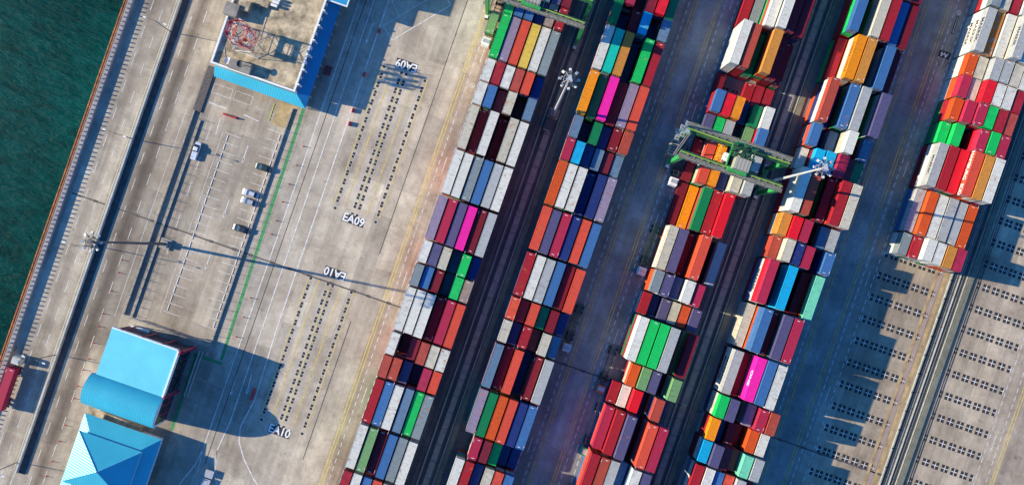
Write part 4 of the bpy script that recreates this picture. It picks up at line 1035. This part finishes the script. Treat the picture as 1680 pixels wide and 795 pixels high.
def lorry(px, py, rz, cabcol, label, group, trailer=12.2, load=None, frame=None, loadlen=12.192, loadlab='', loadoff=0, white_hood=True):
    """origin at the cab centre, cab faces local +y"""
    x, y = P(px, py); r = empty('container_lorry', (x, y, 0), rz); tag(r, label, 'lorry', group)
    cm = mat('cab_paint', cabcol, .4, noise=(1, .08))
    k = MB(); loft(k, [(-1.0, ring(1.18, .7, 3.0, 1.1)), (.75, ring(1.18, .6, 3.05, 1.08)), (1.15, ring(1.16, .5, 2.6, 1.05)), (1.3, ring(1.1, .5, 1.4, 1.05))]); k.build('cab', cm, r)
    k = MB(); k.quad([(-1.0, 1.22, 1.75), (1.0, 1.22, 1.75), (.98, .98, 2.75), (-.98, .98, 2.75)]); k.build('windscreen', M['glass'], r)
    k = MB(); k.box(-.9, .9, -.6, .5, 3.02, 3.14); k.build('roof_panel', M['steel'], r)
    for sx in (-1, 1):
        k = MB(); k.box(sx * 1.38 - .1, sx * 1.38 + .1, .9, 1.05, 1.9, 2.5); k.build('mirror', M['dark'], r)
    fm = mat('chassis_paint', frame or (.04, .04, .045), .6)
    k = MB(); k.box(-.45, -.3, -5.0, .5, .7, .95); k.box(.3, .45, -5.0, .5, .7, .95); k.build('tractor_frame', M['dark'], r)
    for yy in (.3, -2.6, -3.8):
        for sx in (-1, 1): wheel(r, sx * 1.0, yy, .5, .35)
    t0 = -2.0; t1 = t0 - trailer
    k = MB()
    for sx in (-1, 1): k.box(sx * .75 - .09, sx * .75 + .09, t1, t0, 1.15, 1.4)
    n = int(trailer / 1.25)
    for i in range(n + 1):
        yy = t1 + .1 + (trailer - .2) * i / n; k.box(-1.15 if i % 3 == 0 else -.7, 1.15 if i % 3 == 0 else .7, yy - .06, yy + .06, 1.18, 1.36)
    k.build('trailer_frame', fm, r)
    for yy in (t1 + 1.2, t1 + 2.5):
        for sx in (-1, 1): wheel(r, sx * 1.0, yy, .5, .35)
    if load:
        Lk = 2 if loadlen > 7 else 1
        o = bpy.data.objects.new('shipping_container', ME[Lk]); C.objects.link(o)
        ang = rz; off = t0 - loadlen / 2 - .1 - loadoff
        o.location = (x - math.sin(ang) * off, y + math.cos(ang) * off, 1.45); o.rotation_euler = (0, 0, ang); o.scale = (1, 1, 2.6)
        o.color = (*lin(load), .5)
        dm = bpy.data.objects.new('door', DOOR); C.objects.link(dm); dm.parent = o; dm.color = o.color; dm.location = (0, -loadlen / 2 - .002, 0)
        tag(o, loadlab, 'container')
    return r
G2 = 'yard lorries waiting in the truck lanes'
lorry(35.5, 589, 0, (.62, .56, .42), 'cream cab lorry with a red container on the road by the sea', 'lorries', load='X', loadlab='dark red long container on the cream lorry by the sea', trailer=12.4)
lorry(797.5, 72, math.pi, (.80, .78, .74), 'white cab yard lorry left of the first container block', G2, load='q', loadlen=6.058, loadlab='worn green grey short container on the lorry left of the first block')
lorry(1102, 299, math.pi, (.80, .80, .80), 'white cab yard lorry stopped below the green gantry crane', G2, trailer=9)
lorry(1050.5, 444, math.pi, (.62, .66, .68), 'pale cab yard lorry with an empty green chassis left of third block', G2, frame=(.06, .16, .05))
lorry(928.5, 568, math.pi, (.55, .66, .68), 'pale blue cab yard lorry right of the second block', G2, frame=(.03, .10, .05), trailer=11)
lorry(983.5, 635, math.pi, (.45, .16, .08), 'orange brown cab yard lorry left of the third block', G2, frame=(.03, .06, .05), trailer=11)
lorry(958.5, 737, math.pi, (.12, .50, .25), 'green cab yard lorry with empty grey chassis near the lower edge', G2, frame=(.22, .18, .17), trailer=12.5)
# small works truck at mast foot
x, y = P(905, 190); r = empty('service_cabinet', (x, y - 3, 0)); tag(r, 'dark service cabinet at the foot of the middle floodlight mast', 'cabinet')
k = MB(); k.box(-1.2, 1.2, -1.6, 1.6, 0, 2.2); k.build('body', M['dark'], r); k = MB(); k.box(-1.0, 1.0, -1.75, -1.6, 1.6, 2.2); k.build('lid', M['steel'], r)

# barriers and bollards
def barrier(px, py, rz, label, L_=1.3, m='red'):
    x, y = P(px, py); r = empty('road_barrier', (x, y, 0), rz); tag(r, label, 'barrier', 'red plastic road barriers')
    k = MB(); loft(k, [(-L_ / 2, [(-.34, 0), (.34, 0), (.30, .2), (.16, .55), (.14, .95), (-.14, .95), (-.16, .55), (-.30, .2)]), (L_ / 2, [(-.34, 0), (.34, 0), (.30, .2), (.16, .55), (.14, .95), (-.14, .95), (-.16, .55), (-.30, .2)])])
    k.build('body', M[m], r)
    k = MB(); k.box(-.1, .1, -L_ * .3, L_ * .3, .95, 1.0); k.build('top_strip', M['dark'], r)
barrier(622, 51.5, 0, 'red barrier on the apron lane line, nearest the top')
barrier(597.5, 122.5, 0, 'red barrier on the apron lane line, second from the top')
barrier(579, 181, 0, 'red barrier at the lower corner of the office shadow')
barrier(573.5, 203, 0, 'red barrier standing in the sun just below the office shadow')
barrier(415, 646, 0, 'long red barrier in the shadow of the barrel roofed hall', 3.4)
barrier(378, 190.5, hp, 'long red barrier lying across the upper car park', 4.0)
x, y = P(538, 116); k = MB(); k.box(-1.0, 1.0, -1.3, 1.3, 0, .35); o = k.build('notice_board', M['dark'], loc=(x, y, 0)); tag(o, 'dark red edged board lying in the shade beside the blue canopy', 'board')
k = MB()
for s in (-1, 1): k.box(s * .95 - .08, s * .95 + .08, -1.3, 1.3, .36, .40); k.box(-.9, .9, s * 1.2 - .08, s * 1.2 + .08, .36, .40)
for i in range(4): k.box(-.5 + random.uniform(-.1, .1), .5, -.8 + i * .45, -.65 + i * .45, .36, .38)
k.build('border', M['red'], o)
bl = MB(); bl.bar((0, 0, 0), (0, 0, .85), .09, seg=8); bl.bar((0, 0, 0), (0, 0, .06), .22, seg=8); blm = bl.mesh('bollard', [M['red']])
pts = [(200, 426), (195, 447), (183, 477), (169, 514), (163, 535), (154, 562), (146, 588), (137, 606), (128, 633), (122, 653), (108, 697), (98, 723), (86, 756), (76, 780)]
for i, (px, py) in enumerate(pts):
    x, y = P(px, py); o = bpy.data.objects.new('bollard', blm); C.objects.link(o); o.location = (x, y, 0); tag(o, f'slim red bollard on the inner road, {ORD[i]} from the top', 'bollard', 'slim bollards along the inner road')
pts = [(474.7, 302), (464, 331), (453.6, 361.8), (445.6, 384), (498, 240), (487, 271), (411, 488), (400, 520), (388, 552)]
pts.sort(key=lambda p: p[1])
for i, (px, py) in enumerate(pts):
    x, y = P(px, py); o = bpy.data.objects.new('bollard', blm); C.objects.link(o); o.location = (x, y, 0); tag(o, f'slim red bollard right of the green walkway, {ORD[i]} from the top', 'bollard', 'slim bollards along the green walkway')
x, y = P(345, 748)
for i, (px, py) in enumerate(((343, 777), (337, 791))):
    x, y = P(px, py, 1); k = MB(); k.box(-1.1, 1.1, -1.0, 1.0, 0, 1.0); k.box(-1.2, 1.2, -1.1, 1.1, 1.0, 1.1)
    o = k.build('utility_box', M['steel'], loc=(x, y, 0)); tag(o, ['pale square utility box right of the pavilion shadow, upper one', 'pale square utility box at the lower edge right of the pavilion'][i], 'utility box', 'utility boxes by the pavilion')

# ------------------------------------------------------------ gantry cranes
def crane(u0, u1, va, vb, label, trolley=.5):
    """legs at u0 and u1; girders at vb (north) and va (south)"""
    uc, vc = (u0 + u1) / 2, (va + vb) / 2; W = U(u1 - u0) / 2; D = U(vb - va) / 2; Z = 20.0
    r = empty('gantry_crane', (U(uc), U(vc), 0)); tag(r, label, 'gantry crane', 'green rubber tyred gantry cranes')
    for s in (-1, 1):
        y = s * D
        k = MB(); k.box(-W - 1.3, W + .2, y - .45, y + .45, Z - 1.5, Z); g_ = k.build('girder', M['crane_green'], r)
        k = MB(); k.box(-W - 1.3, W + .2, y - .12, y + .12, Z, Z + .12); k.build('trolley_rail', M['dark'], g_)
        k = MB(); k.box(-W - 1.6, W + .4, min(y - s * .15, y + s * 1.35), max(y - s * .15, y + s * 1.35), Z + .01, Z + .07); k.build('walkway', M['crane_grey'], g_)
        k = MB(); k.box(-W - 1.3, W + .2, min(y - s * .50, y - s * .30), max(y - s * .50, y - s * .30), Z + .002, Z + .16); k.build('cable_tray', mat('lime_paint', (.35, .45, .06), .6), g_)
        k = MB(); k.box(-W - 1.3, W + .2, min(y - s * 1.1, y - s * .62), max(y - s * 1.1, y - s * .62), Z - .9, Z - .8); k.build('lower_walkway', M['crane_dark'], g_)
        k = MB()
        for i in range(9):
            x0_ = -W + 1 + i * (2 * W - 2) / 9; k.bar((x0_, y + s * .9, Z + .15), (x0_ + 2.2, y + s * .9, Z + .15), .07); k.bar((x0_, y + s * .9, Z + .12), (x0_ - .2, y + s * 1.6, Z + .12), .04)
        k.build('festoon_pipe', M['steel'], g_)
        k = MB()
        for i in range(22):
            xx = -W - 1.5 + i * (2 * W + 1.8) / 21; k.bar((xx, y + s * 1.33, Z - .3), (xx, y + s * 1.33, Z + .8), .03)
        for z in (.25, .8): k.bar((-W - 1.5, y + s * 1.33, Z + z), (W + .3, y + s * 1.33, Z + z), .025)
        k.build('handrail', M['crane_grey'], g_)
        for i in range(14):
            xx = -W + .5 + i * (2 * W - 1) / 13; k = MB(); k.box(xx, xx + random.uniform(.25, .6), y - .2 + random.uniform(-.15, .15), y + .2, Z + .12, Z + .3); k.build('junction_box', M['crane_grey'], g_)
    for sx in (-1, 1):
        for sy in (-1, 1):
            # tapered plate leg, narrow at the foot
            k = MB(); x = sx * W; y = sy * D; yo = sy * (D + .3)
            top = [(x - .55, y - .9, Z - 1.5), (x + .55, y - .9, Z - 1.5), (x + .55, y + .9, Z - 1.5), (x - .55, y + .9, Z - 1.5)]
            bot = [(x - .35, yo - .45, 1.9), (x + .35, yo - .45, 1.9), (x + .35, yo + .45, 1.9), (x - .35, yo + .45, 1.9)]
            n = len(k.v); k.v += bot + top
            for f in ((0, 1, 5, 4), (1, 2, 6, 5), (2, 3, 7, 6), (3, 0, 4, 7), (4, 5, 6, 7), (3, 2, 1, 0)): k.f.append(tuple(n + i for i in f)); k.mi.append(0)
            k.build('leg', M['crane_green'], r)
            k = MB(); k.box(x - .5, x + .5, yo - 1.3, yo + 1.3, .9, 1.5); bg_ = k.build('bogie', M['white'], r)
            for yy in (-.85, .85):
                k = MB(); k.bar((x - .3, yo + yy, .75), (x + .3, yo + yy, .75), .75, seg=16); k.build('tyre', M['rubber'], bg_)
        k = MB(); k.box(sx * W - .4, sx * W + .4, -D - .8, D + .8, 1.5, 2.3); k.build('sill_beam', M['crane_green'], r)
    # power pack, stairs and cable reel on the left sill
    k = MB(); k.box(-W - 1.9, -W + .4, -1.9, 2.4, 2.3, 5.0); pw = k.build('power_pack', M['khaki'], r)
    k = MB()
    for i in range(5): k.box(-W - 1.5, -W - .1, -1.5 + i * .75, -1.1 + i * .75, 5.0, 5.15)
    k.build('vents', M['dark'], pw)
    k = MB()
    flights = 6
    for i in range(flights):
        z0, z1 = 2.3 + i * 2.95, 2.3 + (i + 1) * 2.95; ya, yb = (3.3, 6.0) if i % 2 == 0 else (6.0, 3.3)
        for xx in (-W - 1.7, -W - .9):
            k.bar((xx, ya - 1, z0), (xx, yb - 1, z1), .05); k.bar((xx, ya - 1, z0 + 1), (xx, yb - 1, z1 + 1), .03)
        for j in range(8):
            t = j / 7; yy = ya + (yb - ya) * t - 1; zz = z0 + (z1 - z0) * t; k.box(-W - 1.7, -W - .9, yy - .12, yy + .12, zz - .02, zz + .02)
        k.box(-W - 1.9, -W - .7, yb - 1.5, yb - .5, z1 - .06, z1)
        for (xx, yy) in ((-W - 1.9, yb - 1.5), (-W - .7, yb - 1.5), (-W - 1.9, yb - .5)): k.bar((xx, yy, z1), (xx, yy, z1 + 1.1), .03)
        k.bar((-W - 1.9, yb - 1.5, z1 + 1.1), (-W - 1.9, yb - .5, z1 + 1.1), .03)
    k.build('stairway', M['steel'], r)
    # frame braces between the left legs
    k = MB()
    for xx in (-W - .4, -W + .1): k.bar((xx, -D + .2, 3), (xx, D - .4, Z - 2), .10)
    k.build('brace', M['steel'], r)
    # trolley
    cx = -W + 2 * W * trolley
    t = MB(); t.box(cx - 2.6, cx + 2.6, -D - .5, -D + .6, Z + .12, Z + .7); t.box(cx - 2.6, cx + 2.6, D - .6, D + .5, Z + .12, Z + .7)
    for xx in (-3.1, -1.6, 0, 1.6, 3.0): t.box(cx + xx - .15, cx + xx + .15, -D + .6, D - .6, Z + .15, Z + .6)
    tr = t.build('trolley_frame', M['crane_green'], r)
    k = MB(); k.box(cx - 1.8, cx + 2.2, -D + .2, -D + 3.2, Z + .65, Z + 3.0); k.build('machinery_house', M['sheet'], tr)
    k = MB()
    for i in range(60):
        xx = cx + random.uniform(-3.2, 3.0); yy = random.uniform(-D + 3.3, D + .3); s_ = random.uniform(.15, .55); hh = random.uniform(.3, 1.4)
        k.box(xx - s_, xx + s_, yy - s_ * .6, yy + s_ * .6, Z + .6, Z + .6 + hh)
    for i in range(12): 
        xx = cx + random.uniform(-2.4, 2.4); k.bar((xx, random.uniform(0, 3), Z + 1), (xx + random.uniform(-1, 1), random.uniform(0, 3), Z + 2.2), .06)
    k.build('hoist_machinery', M['crane_dark'], tr)
    k = MB(); k.bar((cx - .3, 1.0, Z + 1.2), (cx + 1.1, 1.0, Z + 1.2), .55, seg=16); k.build('hoist_drum', M['dark'], tr)
    k = MB(); k.box(cx - 3.9, cx - 2.7, -1.6, .6, Z - 3.2, Z - .9); cb = k.build('cabin', M['white'], tr)
    k = MB(); k.box(cx - 3.92, cx - 2.68, -1.62, -1.1, Z - 2.8, Z - 1.4); k.build('cabin_window', M['glass'], cb)
    # spreader with ropes
    k = MB(); k.box(cx - 4.7, cx - 4.1, -2.9, 3.0, 14.0, 14.5); k.box(cx - 5.3, cx - 3.5, -3.1, -2.8, 13.8, 14.3); k.box(cx - 5.3, cx - 3.5, 2.9, 3.2, 13.8, 14.3); k.box(cx - 5.0, cx - 3.8, -.7, .7, 14.5, 15.0); k.build('spreader', M['amber'], tr)
    k = MB()
    for sx in (-.5, .5):
        for yy in (-.6, .6): k.bar((cx - 4.4 + sx, yy, 14.9), (cx - 3.2 + sx, yy, Z + .3), .025)
    k.build('hoist_rope', M['dark'], tr)
crane(227.5, 380, 236, 276, 'green gantry crane standing over the third container block', .53)
crane(-131.5, 21, 369, 409, 'green gantry crane over the top end of the first container block', .45)
